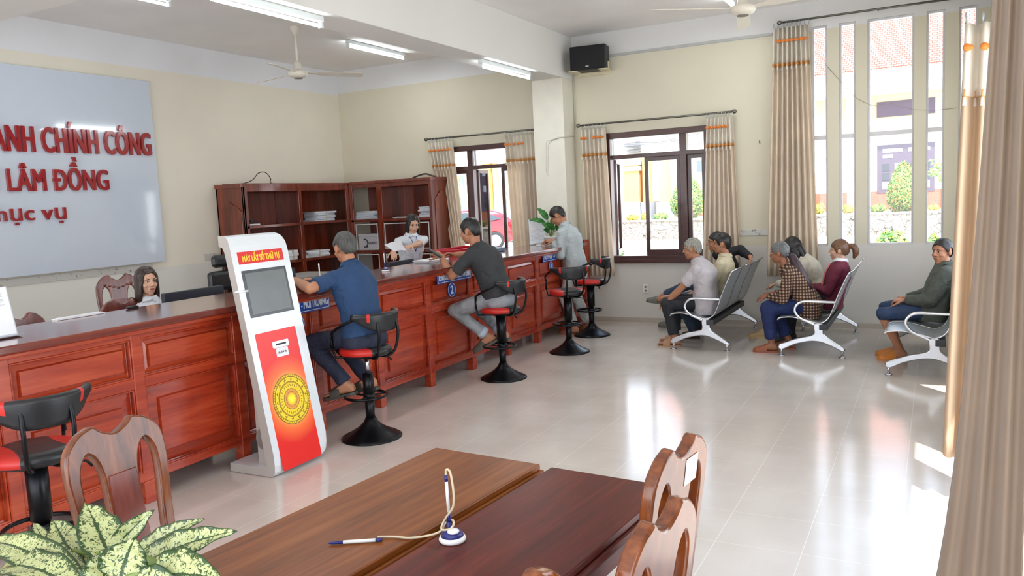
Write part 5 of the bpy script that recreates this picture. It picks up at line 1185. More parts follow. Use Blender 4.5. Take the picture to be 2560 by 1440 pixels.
    if eyes:
        for g in (1,-1):
            e = MB(); e.ell(hp_(g*.029,.0715,.006), (.0130*s,.0095*s,.0046*s), 14, 8, mi=0, **ax); e.ell(hp_(g*.029,.0780,.0055), (.0058*s,.0044*s,.0056*s), 12, 8, mi=1, **ax)
            e.tube([hp_(g*.015,.079,.008), hp_(g*.022,.0815,.012), hp_(g*.031,.0790,.0125), hp_(g*.043,.068,.008)], .0016*s, 6, mi=1).build('eye', [EYEW, EYED], t, smooth=True)
            MB().tube([hp_(g*.013,.083,.024), hp_(g*.026,.0825,.030), hp_(g*.040,.072,.030), hp_(g*.048,.062,.026)], [.0022*s,.0034*s,.003*s,.0015*s], 6).build('eyebrow', BROW, t, smooth=True)
        mm = MB(); mm.ell(hp_(0,.0875,-.0525), (.021*s,.0055*s,.0038*s), 14, 6, **ax).ell(hp_(0,.085,-.0605), (.018*s,.006*s,.0048*s), 14, 6, **ax).build('lips', LIP, t, smooth=True)
    return t, hp_, arms, legs, so
def plaid(name, c1, c2, c3, sc):
    m, nt, b = newmat(name); tc = N(nt, 'ShaderNodeTexCoord'); s = N(nt, 'ShaderNodeSeparateXYZ'); nt.links.new(tc.outputs['Object'], s.inputs[0])
    out = []
    for a, bb in (('X', .35), ('Z', 0)):
        ad = N(nt, 'ShaderNodeMath', operation='MULTIPLY_ADD'); ad.inputs[1].default_value = bb; nt.links.new(s.outputs['Y'], ad.inputs[0]); nt.links.new(s.outputs[a], ad.inputs[2])
        mu = N(nt, 'ShaderNodeMath', operation='MULTIPLY'); mu.inputs[1].default_value = sc; nt.links.new(ad.outputs[0], mu.inputs[0])
        si = N(nt, 'ShaderNodeMath', operation='SINE'); nt.links.new(mu.outputs[0], si.inputs[0]); gt = N(nt, 'ShaderNodeMath', operation='GREATER_THAN'); gt.inputs[1].default_value = .1; nt.links.new(si.outputs[0], gt.inputs[0]); out.append(gt)
    ad = N(nt, 'ShaderNodeMath', operation='ADD'); nt.links.new(out[0].outputs[0], ad.inputs[0]); nt.links.new(out[1].outputs[0], ad.inputs[1])
    dv = N(nt, 'ShaderNodeMath', operation='MULTIPLY'); dv.inputs[1].default_value = .5; nt.links.new(ad.outputs[0], dv.inputs[0])
    rp = N(nt, 'ShaderNodeValToRGB'); rp.color_ramp.interpolation = 'CONSTANT'; e = rp.color_ramp.elements; e[0].color = c1; e[1].position = .75; e[1].color = c3; q = e.new(.25); q.color = c2
    nt.links.new(dv.outputs[0], rp.inputs[0]); nt.links.new(rp.outputs[0], b.inputs['Base Color']); b.inputs['Roughness'].default_value = .85; return m
NAVY = fabric('navy_polo', srgb(30,62,100)); CHAR = fabric('charcoal_tee', srgb(50,52,54)); NAVT = fabric('navy_trousers', srgb(34,40,60)); GJN = fabric('grey_denim', srgb(142,146,150), var=.22, vs=7)
PALE = fabric('pale_grey_jacket', srgb(176,184,186)); PALT = fabric('pale_trousers', srgb(188,190,188)); WSH = fabric('white_shirt', srgb(212,216,222)); GWH = fabric('greyish_white_shirt', srgb(190,184,188))
DKT = fabric('dark_trousers', srgb(40,42,48)); CRM = fabric('cream_polo', srgb(214,202,170)); BLJ = fabric('black_jacket', srgb(24,26,32)); DNM = fabric('blue_denim', srgb(50,66,86), var=.2, vs=4)
CRS = fabric('cream_sweater', srgb(202,196,178), bump=.5, bs=160); BURG = fabric('burgundy_cardigan', srgb(110,34,58)); PINK = fabric('pink_shirt', srgb(214,120,124)); BLP = fabric('blue_trousers', srgb(28,44,92))
GRJ = fabric('olive_grey_jacket', srgb(76,80,72), bump=.15); SHO = fabric('denim_shorts', srgb(40,58,88)); PLD = plaid('brown_plaid', srgb(48,28,24), srgb(92,64,50), srgb(176,150,122), 205)
Z = V((0,0,1))
# --- man in the blue polo on the stool
P_, Q_ = at(803, 718, z=1.150), at(772, 705, z=1.165)
person('grey haired man in a navy polo seated on a stool beside the kiosk', (-3.72,4.66,.765), (-3.80,4.68,1.12), (-3.86,4.71,1.285), (-3.915,4.735,1.405), (-1,.42,-.30),
    dict(sh=(-3.865,4.545,1.20), el=at(774,722,z=1.150), wrist=at(738,700,z=1.150), hint=at(765,745,z=1.10), hd=(-.9,.25,.05), hn=(0,0,1), curl=.5), dict(sh=(-3.825,4.805,1.215), wrist=at(790,700,z=1.16), hint=(-4.1,5.0,1.1), hd=(-.8,-.5,.1), hn=(0,0,1), curl=.7),
    dict(ankle=(-3.875,4.585,.415), hint=(-4.6,4.5,.7), fd=(-.92,-.28,-.18)), dict(ankle=(-3.80,4.76,.42), hint=(-4.6,4.95,.7), fd=(-.95,-.1,-.15)),
    SK1, NAVY, NAVT, ('short', HM), s=1.0, sw=.175, bulk=1.08, shoes=('sandal', srgb(70,66,58)), hipk=1.28, shirt_len=-.10, collar=NAVY, bag=1.08, wr=.010)
# --- man in the dark T-shirt
t, hpf, arms, legs, so = person('young man in a charcoal T-shirt and grey jeans seated with a phone', (-3.70,6.70,.785), (-3.80,6.66,1.14), (-3.90,6.64,1.30), (-3.955,6.645,1.425), (-1,.02,-.20),
    dict(wrist=at(1103,641,z=1.20), hint=at(1122,720,x=-4.05), hd=(-.85,.15,.35), hn=(.3,-.6,.6), curl=.6), dict(wrist=at(1112,640,z=1.17)+V((0,.10,0)), hint=(-4.1,7.0,1.0), hd=(-.8,-.55,.2), hn=(0,.3,1), curl=.7),
    dict(ankle=at(1216,838,x=-3.86), hint=(-4.6,6.30,.72), fd=(-.80,-.20,-.42)), dict(ankle=(-3.78,6.86,.42), hint=(-4.6,7.0,.7), fd=(-.9,.1,-.2)),
    SK1, CHAR, GJN, ('thick', HB), s=1.02, sw=.19, bulk=1.08, hipk=1.22, shirt_len=-.10, cuff=mat('pale_denim_cuff', srgb(176,192,206), .8), shoes=('slipper', srgb(84,84,74)), wr=.010, hl=((0,.062),(32,.058),(52,.030),(66,-.010),(78,-.010),(84,.030),(104,.030),(116,-.02),(135,-.060),(180,-.072)), pantlen=.97, bag=1.1)
ph = at(1088, 633, z=1.235); tt = thing('mobile_phone', 'black mobile phone held in the hand of the dark shirted man', 'phone', tuple(ph))
MB().obox(ph, V((-.065,-.01,.04)), V((.006,-.034,.0)), V((.0035,0,.0045))).build('phone_case', BLACKP, tt, bevel=.003); MB().obox(ph+V((.0045,0,.0055)), V((-.060,-.009,.037)), V((.006,-.030,0)), V((.0005,0,.0006))).build('screen', mat('phone_screen', srgb(40,44,52), .1), tt)
# --- standing person
person('young man in a pale grey jacket standing bent over the counter', (-3.98,9.24,.86), (-4.03,9.23,1.20), (-4.115,9.225,1.365), (-4.195,9.215,1.475), (-.80,-.10,-.62),
    dict(wrist=at(1384,603,y=9.12), hint=at(1402,640,y=9.0), hd=(-.95,.1,.15), hn=(0,-.5,.8), curl=.8), dict(wrist=(-4.36,9.34,1.16), hint=(-4.2,9.5,1.0), hd=(-.8,-.5,0), hn=(0,.3,1), curl=.7),
    dict(ankle=(-3.99,9.12,.095), hint=(-4.5,9.1,.5), fd=(-1,-.15,0)), dict(ankle=(-3.90,9.36,.095), hint=(-4.5,9.4,.5), fd=(-1,.1,0)),
    SK1, PALE, PALT, ('thick', HB), s=.99, sw=.18, sleeve='long', shoes=('slipper', srgb(140,80,60)), shirt_len=.09, bag=1.15, collar=PALE, pantlen=.97, hem=1.15, hup=(-.5,0,.8))
# --- seated receptionist
def straight(H, hp, s, l, f, u):
    for g in (1,-1):
        rr = []
        for c, a, b, ff, ll in ((.05,.030,.060,.0,.052),(-.02,.024,.062,-.005,.066),(-.09,.024,.060,-.008,.070),(-.15,.022,.052,-.012,.072),(-.185,.010,.030,-.015,.070)):
            rr.append([hp(g*(ll)+a*math.cos(q), ff+b*math.sin(q), c) for q in [2*PI*k/16 for k in range(16)]])
        H.loft(rr)
    rr = []
    for c, a, b, ff in ((.04,.076,.05,-.055),(-.04,.080,.042,-.062),(-.11,.078,.036,-.062),(-.175,.070,.026,-.06),(-.195,.05,.01,-.06)):
        rr.append([hp(a*math.cos(q), ff+b*math.sin(q), c) for q in [2*PI*k/20 for k in range(20)]])
    H.loft(rr)
hc = at(368, 712, x=-5.56); F1 = V((.62,-.62,0)).normalized()
person('seated receptionist with straight dark hair and a white shirt behind the counter', (hc.x-.05,hc.y+.03,.58), (hc.x-.03,hc.y+.02,.90), (hc.x-.01,hc.y+.005,1.065), (hc.x,hc.y,hc.z+.028), (.90,-.22,-.06),
    dict(wrist=(hc.x+.32,hc.y-.12,.80), hint=(hc.x+.1,hc.y+.35,.6), hd=(.8,-.3,0)), dict(wrist=(hc.x+.22,hc.y-.28,.80), hint=(hc.x,hc.y-.4,.6), hd=(.8,0,0)),
    dict(ankle=(hc.x+.42,hc.y+.08,.09), hint=(hc.x+.5,hc.y,.6), fd=(1,-.2,0)), dict(ankle=(hc.x+.42,hc.y-.10,.09), hint=(hc.x+.5,hc.y-.2,.6), fd=(1,-.2,0)),
    SK2, WSH, DKT, ('long', HBR), F=(.85,-.5,0), s=.96, sw=.165, female=True, extra=straight, shoes=('closed', srgb(30,30,30)), collar=WSH, vox=.0042)
# --- standing clerk
def wavy(H, hp, s, l, f, u):
    rr = []
    for c, a, b, ff, ll in ((.03,.078,.055,-.045,0),(-.05,.084,.048,-.055,0),(-.12,.080,.042,-.06,.004),(-.19,.070,.036,-.062,.01),(-.26,.05,.026,-.06,.014),(-.30,.02,.01,-.06,.016)):
        rr.append([hp(ll+a*math.cos(q), ff+b*math.sin(q), c) for q in [2*PI*k/20 for k in range(20)]])
    H.loft(rr)
    for g in (1,-1):
        rr = []
        for c, a, b, ff, ll in ((.055,.022,.05,.012,.054),(-.01,.020,.050,.006,.068),(-.08,.020,.044,.004,.072),(-.15,.018,.034,.01,.070),(-.19,.008,.016,.014,.066)): rr.append([hp(g*ll+a*math.cos(q), ff+b*math.sin(q), c) for q in [2*PI*k/14 for k in range(14)]])
        H.loft(rr)
X2 = -5.70; hc = at(1028, 560, x=X2); wL = at(1008, 625, x=X2+.28); wR = at(975, 645, x=X2+.25)
person('smiling clerk with long dark hair, white polo and blue lanyard standing behind the counter', (-5.78,8.20,.86), (-5.74,8.22,1.20), (-5.715,8.19,1.345), (hc.x+.01,hc.y+.02,hc.z), (.78,-.62,-.38),
    dict(wrist=wL, hint=at(1078,665,x=X2+.1), hd=(.1,-1,.05), hn=(.3,0,1), curl=.6), dict(wrist=wR, hint=at(1000,690,x=X2+.1), hd=(.5,-.6,-.4), hn=(0,0,1), curl=.4),
    dict(ankle=(-5.80,8.32,.09), hint=(-5.4,8.3,.5), fd=(1,-.3,0)), dict(ankle=(-5.80,8.12,.09), hint=(-5.4,8.0,.5), fd=(1,-.3,0)),
    SK2, WSH, DKT, ('long', HB), F=(.80,-.6,0), s=.97, sw=.17, female=True, extra=wavy, shoes=('closed', srgb(30,30,30)), collar=WSH, shirt_len=.02)
tt = thing('lanyard', 'blue lanyard with a name badge on the white polo of the standing clerk', 'lanyard', (-5.62,8.10,1.1))
n0 = V((-5.715,8.19,1.345)); ff = V((.80,-.6,0)); ll = Z.cross(ff)
MB().tube(spline([n0+ll*.05, n0+ff*.10+ll*.035-Z*.06, n0+ff*.138-Z*.21], 4), .005, 6).tube(spline([n0-ll*.05, n0+ff*.10-ll*.035-Z*.06, n0+ff*.138-Z*.21], 4), .005, 6).build('strap', mat('lanyard_blue', srgb(70,92,160), .6), tt, smooth=True)
MB().obox(n0+ff*.145-Z*.25, ll*.03, ff*.002, Z*.04).build('badge', mat('badge_white', srgb(200,206,220), .3), tt)
pp = at(985, 618, x=X2+.34); tt = thing('paper_sheet', 'white sheet held up by the standing clerk', 'paper', tuple(pp))
mb = MB(); c0, c1, c2, c3 = at(961,612,x=X2+.36), at(1000,602,x=X2+.30), at(1016,626,x=X2+.30), at(985,628,x=X2+.36); up = V((0,0,.0015)); mb.loft([[c0+up, c3+up, c3-up, c0-up], [(c0+c1)/2+up+Z*.008, (c3+c2)/2+up+Z*.008, (c3+c2)/2-up+Z*.008, (c0+c1)/2-up+Z*.008], [c1+up, c2+up, c2-up, c1-up]]); mb.build('sheet', PAPER, tt)
p = at(938, 663, x=-5.0); tt = thing('paper_stack', 'tan folder and loose papers on the desk beside the standing clerk', 'papers', (p.x, p.y, .776))
MB().box((p.x-.16,p.y-.3,.777),(p.x+.14,p.y+.25,1.02)).build('folder_stack', mat('tan_folder', srgb(206,156,96), .6), tt, bevel=.02); MB().obox((p.x,p.y,1.03), (.12,.03,.01), (-.03,.16,.0), (0,0,.004)).build('sheets', PAPER, tt)
# ---------------- bench one
BY1 = 8.72
person('white haired man in a greyish white shirt at the near end of the left bench', (-2.22,8.72,.49), (-2.235,8.72,.80), (-2.315,8.72,.955), (-2.365,8.72,1.075), (-1,.05,-.12),
    dict(wrist=at(1668,756,y=8.60), hint=at(1735,780,y=8.5), hd=(-.8,.3,-.15), hn=(-.2,-.5,.8), curl=.8), dict(wrist=(-2.66,8.78,.52), hint=(-2.4,9.0,.5), hd=(-.8,-.3,0)),
    dict(ankle=(-2.56,8.63,.095), hint=(-2.9,8.6,.6), fd=(-1,-.08,0)), dict(ankle=(-2.62,8.88,.095), hint=(-2.9,8.9,.6), fd=(-1,.05,0)),
    SK1, GWH, DKT, ('short', HS), s=.985, sw=.18, bulk=1.10, shoes=('sandal', srgb(170,130,96)), collar=GWH, shirt_len=.03, bag=1.15, hem=1.15, pantlen=.95)
person('dark haired young man in a cream polo in the middle of the left bench', (-2.22,9.22,.49), (-2.13,9.20,.80), (-2.115,9.20,.965), (-2.155,9.19,1.095), (-1,-.12,-.02),
    dict(wrist=(-2.45,9.08,.53), hint=(-2.15,8.95,.4), hd=(-.8,.3,-.1)), dict(wrist=(-2.45,9.30,.53), hint=(-2.15,9.5,.4), hd=(-.8,-.3,0)),
    dict(ankle=(-2.48,9.12,.095), hint=(-2.8,9.1,.6), fd=(-1,0,0)), dict(ankle=(-2.48,9.33,.095), hint=(-2.8,9.4,.6), fd=(-1,0,0)),
    SK1, CRM, DNM, ('thick', HB), s=.985, sw=.175, shoes=('closed', srgb(60,40,36)), collar=CRM)
person('man in a black jacket at the far end, arm over the bench back', (-2.24,9.70,.49), (-2.19,9.66,.80), (-2.25,9.65,.965), (-2.325,9.63,1.085), (-.92,-.45,-.05),
    dict(sh=(-2.29,9.56,.94), wrist=(-1.90,9.52,.915), hint=(-2.0,10.1,1.15), hd=(.12,-.5,-.8), hn=(.9,0,.2), curl=.9), dict(wrist=(-2.55,9.80,.62), hint=(-2.3,10.1,.5), hd=(-.8,-.3,0)),
    dict(ankle=(-3.00,9.62,.43), hint=(-2.6,9.5,1.1), fd=(-.9,.05,.12), fup=(.12,0,1)), dict(ankle=(-2.95,9.86,.10), hint=(-2.9,9.9,.7), fd=(-1,0,0)),
    SK1, BLJ, DNM, ('thick', HB), s=.99, sw=.175, sleeve='long', shoes=('slipper', srgb(100,100,92)), collar=PAPER, bag=1.15, pantlen=.94)
# ---------------- bench two
def lowtail(H, hp, s, l, f, u):
    H.tube([hp(0,-.095,-.035), hp(.01,-.13,-.06), hp(.02,-.16,-.14), hp(.03,-.20,-.26), hp(.03,-.25,-.37), hp(.02,-.29,-.44)], [.028,.040,.048,.050,.040,.010], 14)
th, hpf, arms, legs, so = person('grey haired woman in a brown plaid jacket leaning forward on the bench', (-1.14,8.62,.485), (-1.27,8.61,.755), (-1.37,8.61,.905), (-1.425,8.61,1.030), (-1,.10,-.15),
    dict(wrist=at(1920,740,y=8.56), hint=at(1962,750,y=8.4), hd=(-.95,.1,-.1), hn=(0,-.3,.9), curl=.7), dict(wrist=(-1.50,8.70,.60), hint=(-1.3,8.9,.5), hd=(-.8,-.3,0)),
    dict(ankle=(-1.50,8.52,.095), hint=(-1.8,8.5,.6), fd=(-1,-.05,0)), dict(ankle=(-1.36,8.74,.095), hint=(-1.8,8.8,.6), fd=(-1,.1,0)),
    SK3, PLD, BLP, ('long', HG), s=.94, sw=.165, female=True, sleeve='long', shoes=('slipper', srgb(150,84,56)), shirt_len=.03, bulk=1.08, pantlen=.93, hem=1.30, bag=1.12, hl=((0,.066),(30,.056),(55,.010),(75,-.005),(84,.020),(100,.012),(120,-.05),(180,-.07)))
tl = MB(); lowtail(tl, hpf, .94, None, None, None); tl.build('ponytail', hairmat('plum_black_hair', srgb(66,50,56)), th, smooth=True)
cl = MB(); cl.tube([hpf(.028*math.cos(q), -.100+.012*math.sin(q), -.040+.02*math.sin(q)) for q in [2*PI*k/14 for k in range(14)]], .009, 8, closed=True).build('hair_tie', mat('pale_tie', srgb(206,214,224), .5), th, smooth=True)
def pony(H, hp, s, l, f, u):
    H.tube([hp(0,-.10,.035), hp(0,-.125,.045), hp(0,-.155,.035), hp(0,-.175,.0), hp(0,-.172,-.05), hp(0,-.155,-.085), hp(0,-.15,-.10)], [.018,.030,.036,.036,.030,.016,.004], 12)
    H.ell(hp(0,-.115,.042), (.024*s,.018*s,.024*s), 12, 8)
th, hpf, arms, legs, so = person('woman with a reddish brown ponytail and a burgundy cardigan', (-.99,9.14,.485), (-.90,9.13,.765), (-.885,9.13,.905), (-.905,9.13,1.010), (-1,-.03,.0),
    dict(wrist=(-1.17,9.10,.63), hint=(-1.0,8.9,.4), hd=(-.8,.3,.1)), dict(wrist=(-1.22,9.22,.60), hint=(-1.0,9.5,.4), hd=(-.8,-.3,0)),
    dict(ankle=(-1.42,9.06,.095), hint=(-1.6,9.0,.7), fd=(-1,0,0)), dict(ankle=(-1.42,9.24,.095), hint=(-1.6,9.3,.7), fd=(-1,0,0)),
    SK2, BURG, DKT, ('long', HD), s=.95, sw=.165, female=True, sleeve='long', extra=pony, shoes=('closed', srgb(30,30,30)), bulk=1.04, collar=PAPER, hl=((0,.050),(30,.046),(55,.020),(70,-.03),(78,-.02),(84,.018),(100,.012),(120,-.05),(180,-.068)))
MB().loft([[V((-.99+a*.0,9.13+b*.06,z))+V((dx,0,0)) for a, b in ((0,-1),(0,1))]+[V((-.97,9.13+b*.06,z))+V((dx,0,0)) for b in (1,-1)] for z, dx in ((.56,-.095),(.66,-.085),(.78,-.055),(.87,-.01))]).build('inner_blouse', PINK, so, smooth=True)
def longfall(H, hp, s, l, f, u):
    rr = []
    for c, a, b, ff in ((.03,.078,.055,-.045),(-.05,.086,.052,-.045),(-.12,.084,.050,-.030),(-.19,.076,.040,-.010),(-.25,.05,.02,.01)): rr.append([hp(a*math.cos(q), ff+b*math.sin(q), c) for q in [2*PI*k/20 for k in range(20)]])
    H.loft(rr)
    for g in (1,-1):
        rr = [[hp(g*ll+.020*math.cos(q), ff+b*math.sin(q), c) for q in [2*PI*k/12 for k in range(12)]] for c, b, ff, ll in ((.04,.055,.01,.058),(-.03,.055,.01,.07),(-.10,.04,.02,.07),(-.15,.015,.02,.066))]; H.loft(rr)
person('long haired woman in a cream sweater bending forward behind the plaid jacket', (-1.15,9.66,.49), (-1.27,9.63,.77), (-1.36,9.63,.92), (-1.44,9.62,1.015), (-.75,0,-.66),
    dict(wrist=(-1.62,9.56,.60), hint=(-1.3,9.3,.5), hd=(-.8,.2,-.2)), dict(wrist=(-1.60,9.70,.60), hint=(-1.3,9.9,.5), hd=(-.8,-.2,-.2)),
    dict(ankle=(-1.72,9.38,.095), hint=(-1.9,9.5,.9), fd=(-1,-.05,0)), dict(ankle=(-1.52,9.80,.095), hint=(-1.8,9.8,.7), fd=(-1,0,0)),
    SK2, CRS, DNM, ('long', HB), s=.96, sw=.17, female=True, sleeve='long', extra=longfall, shoes=('closed', srgb(196,168,120)), bulk=1.06, bag=1.25, hup=(-.6,0,.75), pantlen=.95)
# ---------------- bench three
th, hpf, arms, legs, so = person('short haired man in an olive jacket and denim shorts facing the camera', (-.03,8.46,.49), (.085,8.46,.785), (.075,8.46,.925), (.055,8.455,1.035), (-.62,-.78,-.03),
    dict(wrist=at(2262,750,y=8.36), hint=at(2345,790,y=8.2), hd=(-.9,.35,-.05), hn=(0,-.3,.9), curl=.8), dict(wrist=at(2268,745,y=8.50), hint=(.0,8.8,.5), hd=(-.8,-.5,.1), hn=(0,.3,1), curl=.8),
    dict(ankle=(-.29,8.42,.10), hint=(-.9,8.3,.5), fd=(-.95,-.25,0)), dict(ankle=(-.32,8.58,.10), hint=(-.9,8.8,.55), fd=(-.98,.1,0)),
    SK1, GRJ, SHO, ('short', HB), s=1.0, sw=.18, sleeve='long', shoes=('slipper', srgb(204,128,52)), bulk=1.12, bag=1.3, pantlen=.56, collar=GRJ, wr=.014, hl=((0,.072),(32,.066),(52,.038),(66,.004),(78,.004),(84,.036),(104,.034),(116,-.01),(135,-.05),(180,-.062)), vox=.0044)
# ================================================================ OUTSIDE
GRD = mat('sunlit_paving', srgb(232,226,216), .8, var=.04, vs=.6); 
struct(MB().box((-60,YB+.22,-.30),(40,70,-.12)).build('ground', GRD))
struct(MB().box((XR+.22,-30,-.30),(40,YB+.22,-.12)).build('ground', GRD)); struct(MB().box((-60,-30,-.30),(XR+.22,YF-.2,-.12)).build('ground', GRD))
YW = 31.0
def stonemat():
    m, nt, b = newmat('rubble_stone'); g = N(nt, 'ShaderNodeNewGeometry')
    vo = N(nt, 'ShaderNodeTexVoronoi', feature='DISTANCE_TO_EDGE'); vo.inputs['Scale'].default_value = 5; nt.links.new(g.outputs['Position'], vo.inputs['Vector'])
    v2 = N(nt, 'ShaderNodeTexVoronoi'); v2.inputs['Scale'].default_value = 5; nt.links.new(g.outputs['Position'], v2.inputs['Vector'])
    rp = N(nt, 'ShaderNodeValToRGB'); e = rp.color_ramp.elements; e[0].position = .012; e[0].color = srgb(70,62,58); e[1].position = .035; e[1].color = srgb(150,138,126)
    nt.links.new(vo.outputs['Distance'], rp.inputs[0]); mx = N(nt, 'ShaderNodeMix', data_type='RGBA', blend_type='MULTIPLY'); mx.inputs['Factor'].default_value = .35
    hs = N(nt, 'ShaderNodeHueSaturation'); hs.inputs['Saturation'].default_value = .3; hs.inputs['Value'].default_value = 1.2; nt.links.new(v2.outputs['Color'], hs.inputs['Color'])
    nt.links.new(rp.outputs[0], mx.inputs['A']); nt.links.new(hs.outputs[0], mx.inputs['B']); nt.links.new(mx.outputs['Result'], b.inputs['Base Color']); b.inputs['Roughness'].default_value = .85; return m
def brickmat(name, c1, c2, mo, sc, off=.5, bw=.5, rh=.25, ms=.02, plane='XZ'):
    m, nt, b = newmat(name); g = N(nt, 'ShaderNodeNewGeometry'); s = N(nt, 'ShaderNodeSeparateXYZ'); nt.links.new(g.outputs['Position'], s.inputs[0]); cb = N(nt, 'ShaderNodeCombineXYZ')
    nt.links.new(s.outputs['X'], cb.inputs[0]); nt.links.new(s.outputs['Z'], cb.inputs[1])
    br = N(nt, 'ShaderNodeTexBrick'); br.inputs['Scale'].default_value = sc; br.inputs['Color1'].default_value = c1; br.inputs['Color2'].default_value = c2; br.inputs['Mortar'].default_value = mo
    br.inputs['Brick Width'].default_value = bw; br.inputs['Row Height'].default_value = rh; br.inputs['Mortar Size'].default_value = ms; br.inputs['Mortar Smooth'].default_value = .1
    nt.links.new(cb.outputs[0], br.inputs['Vector']); nt.links.new(br.outputs['Color'], b.inputs['Base Color']); b.inputs['Roughness'].default_value = .85; return m
za, zb = at(2220,572,y=YW).z, at(2220,531,y=YW).z
t = thing('retaining_wall', 'long low rubble stone retaining wall in front of the yellow building', 'wall', (-8, YW, -.12))
MB().box((-24,YW,-.2),(6,YW+.4,zb-.03)).build('stone_face', stonemat(), t); MB().box((-24,YW-.05,zb-.05),(6,YW+.45,zb)).build('coping', mat('coping', srgb(196,188,178), .7), t)
struct(MB().box((-60,YW+.4,-.2),(6,60,zb-.08)).build('ground_terrace', mat('garden_soil', srgb(150,132,108), .9, var=.2)))
# far building
YBD = 37.0
YEL = mat('yellow_plaster', srgb(224,206,164), .8, var=.03, vs=.5); WPL = mat('white_plaster', srgb(236,236,232), .8, var=.02, vs=.5); ORP = mat('orange_plaster', srgb(214,160,108), .8, var=.03); PCH = mat('peach_plaster', srgb(234,196,160), .8)
BRK = brickmat('red_brick', srgb(160,74,50), srgb(172,88,62), srgb(186,160,142), 6)
RTL = brickmat('red_roof_tile', srgb(206,132,110), srgb(214,146,124), srgb(130,48,36), 3.4, bw=.6, rh=.34, ms=.04)
ez = at(2240,166,y=YBD-1.2).z; zbk = at(2200,478,y=YBD).z; z0 = zb-.1
t = thing('yellow_building', 'yellow and white building with a red tiled roof seen through the tall windows', 'building', (-4, YBD+3, 0))
zband = at(2200,332,y=YBD).z; zs = at(2200,238,y=YBD).z
MB().box((-12.2,YBD,z0),(6,YBD+.3,zbk)).build('brick_base', BRK, t); MB().box((-12.2,YBD+.05,zbk),(6,YBD+.3,zband)).build('lower_wall', WPL, t); MB().box((-12.2,YBD+.05,zband),(6,YBD+.3,ez)).build('upper_wall', YEL, t)
MB().box((-12.4,YBD-1.2,zs),(6.2,YBD-1.05,ez)).box((-12.4,YBD-1.2,zs),(6.2,YBD+.1,zs+.08)).build('eave_fascia', WPL, t)
MB().loft([[(-12.6,YBD-1.35,ez),(-12.6,YBD-1.35,ez-.06),(-12.6,YBD+6,ez+5.4),(-12.6,YBD+6,ez+5.5)],[(6.4,YBD-1.35,ez),(6.4,YBD-1.35,ez-.06),(6.4,YBD+6,ez+5.4),(6.4,YBD+6,ez+5.5)]]).build('roof', RTL, t)
zc = at(2115,240,y=YBD-.9).z; xa, xb = at(2118,300,y=YBD-.9).x, at(2134,300,y=YBD-.9).x
MB().box((xa,YBD-1.1,z0),(xb,YBD-.8,zc)).build('column', PCH, t)
DKW = mat('purple_brown_wood', srgb(92,78,96), .6)
def bw(px0, py0, px1, py1, nm, frame=True):
    a, b = at(px0,py0,y=YBD), at(px1,py1,y=YBD); x0_, x1_, z0_, z1_ = a.x, b.x, b.z, a.z
    f = MB().box((x0_,YBD-.02,z0_),(x1_,YBD+.06,z1_)).build(nm, DKW, t)
    return x0_, x1_, z0_, z1_, f
bw(2192,256,2338,282,'vent_panel')
x0_, x1_, z0_, z1_, f = bw(2193,364,2336,478,'door_panel')
PN = mat('painted_reflection_pane', srgb(196,206,216), .1); w = x1_-x0_  # pale panes have their reflection painted into the base colour
MB().box((x0_+.1*w,YBD-.035,z1_-.16*(z1_-z0_)),(x0_+.45*w,YBD-.02,z1_-.08*(z1_-z0_))).box((x0_+.1*w,YBD-.035,z1_-.27*(z1_-z0_)),(x0_+.28*w,YBD-.02,z1_-.20*(z1_-z0_))).box((x0_+.55*w,YBD-.035,z1_-.16*(z1_-z0_)),(x0_+.92*w,YBD-.02,z1_-.08*(z1_-z0_))).build('fanlight', PN, f)
for i in range(4):
    for j in range(3):
        xx0 = x0_+w*(.09+.22*i+(.04 if i > 1 else 0)); zz0 = z0_+(z1_-z0_)*(.08+.19*j); MB().box((xx0,YBD-.035,zz0),(xx0+w*.13,YBD-.02,zz0+(z1_-z0_)*.15)).build('pane', PN if (i+j) % 3 == 0 else mat('dark_pane', srgb(70,72,84), .1), f)
a, b = at(1742,402,y=YBD-.0), at(1762,428,y=YBD); MB().box((a.x,YBD-.05,b.z),(b.x,YBD+.04,a.z)).build('small_window', mat('slate_window', srgb(96,112,136), .3), t)
# entrance columns of the neighbouring porch seen through the wooden window
YP = 34.5; zp_ = zb-.1
def pil(px0, px1, ptop, pmid, nm, label, m, yy=YP):
    a, b = at(px0,500,y=yy), at(px1,500,y=yy); zt = at((px0+px1)/2,ptop,y=yy).z; zm = at((px0+px1)/2,pmid,y=yy).z
    q = thing('porch_pillar', label, 'pillar', ((a.x+b.x)/2, yy, zp_), 0, None)
    MB().box((a.x,yy,zm),(b.x,yy+.6,zt)).build('shaft', m, q); MB().box((a.x-.1,yy-.1,zp_),(b.x+.1,yy+.7,zm)).build('plinth', mat('blue_grey_stone', srgb(150,160,172), .6, var=.15), q)
    if nm: MB().box((a.x-.08,yy-.08,at(px0,nm,y=yy).z-.12),(b.x+.08,yy+.68,at(px0,nm,y=yy).z+.12)).box((a.x-.08,yy-.08,at(px0,nm+15,y=yy).z-.10),(b.x+.08,yy+.68,at(px0,nm+15,y=yy).z+.10)).build('bands', WPL, q)
pil(1561,1599,392,506,408,'orange porch pillar with white bands seen at the left of the open window',ORP)
pil(1608,1622,390,506,0,'slim yellow orange pillar next to the window sash',mat('amber_plaster', srgb(216,166,96), .8))
pil(1648,1668,385,506,0,'third orange pillar seen through the glazed sash',ORP)
t = thing('white_building', 'white house with a grey shed roof seen above the orange pillars', 'building', (-22, 44, 0))
a, b = at(1530,345,y=44), at(1790,600,y=44); MB().box((a.x-14,44,z0),(b.x+1.5,44.3,a.z+2)).build('wall', WPL, t)
a, b = at(1558,352,y=43.8), at(1600,380,y=43.8); 
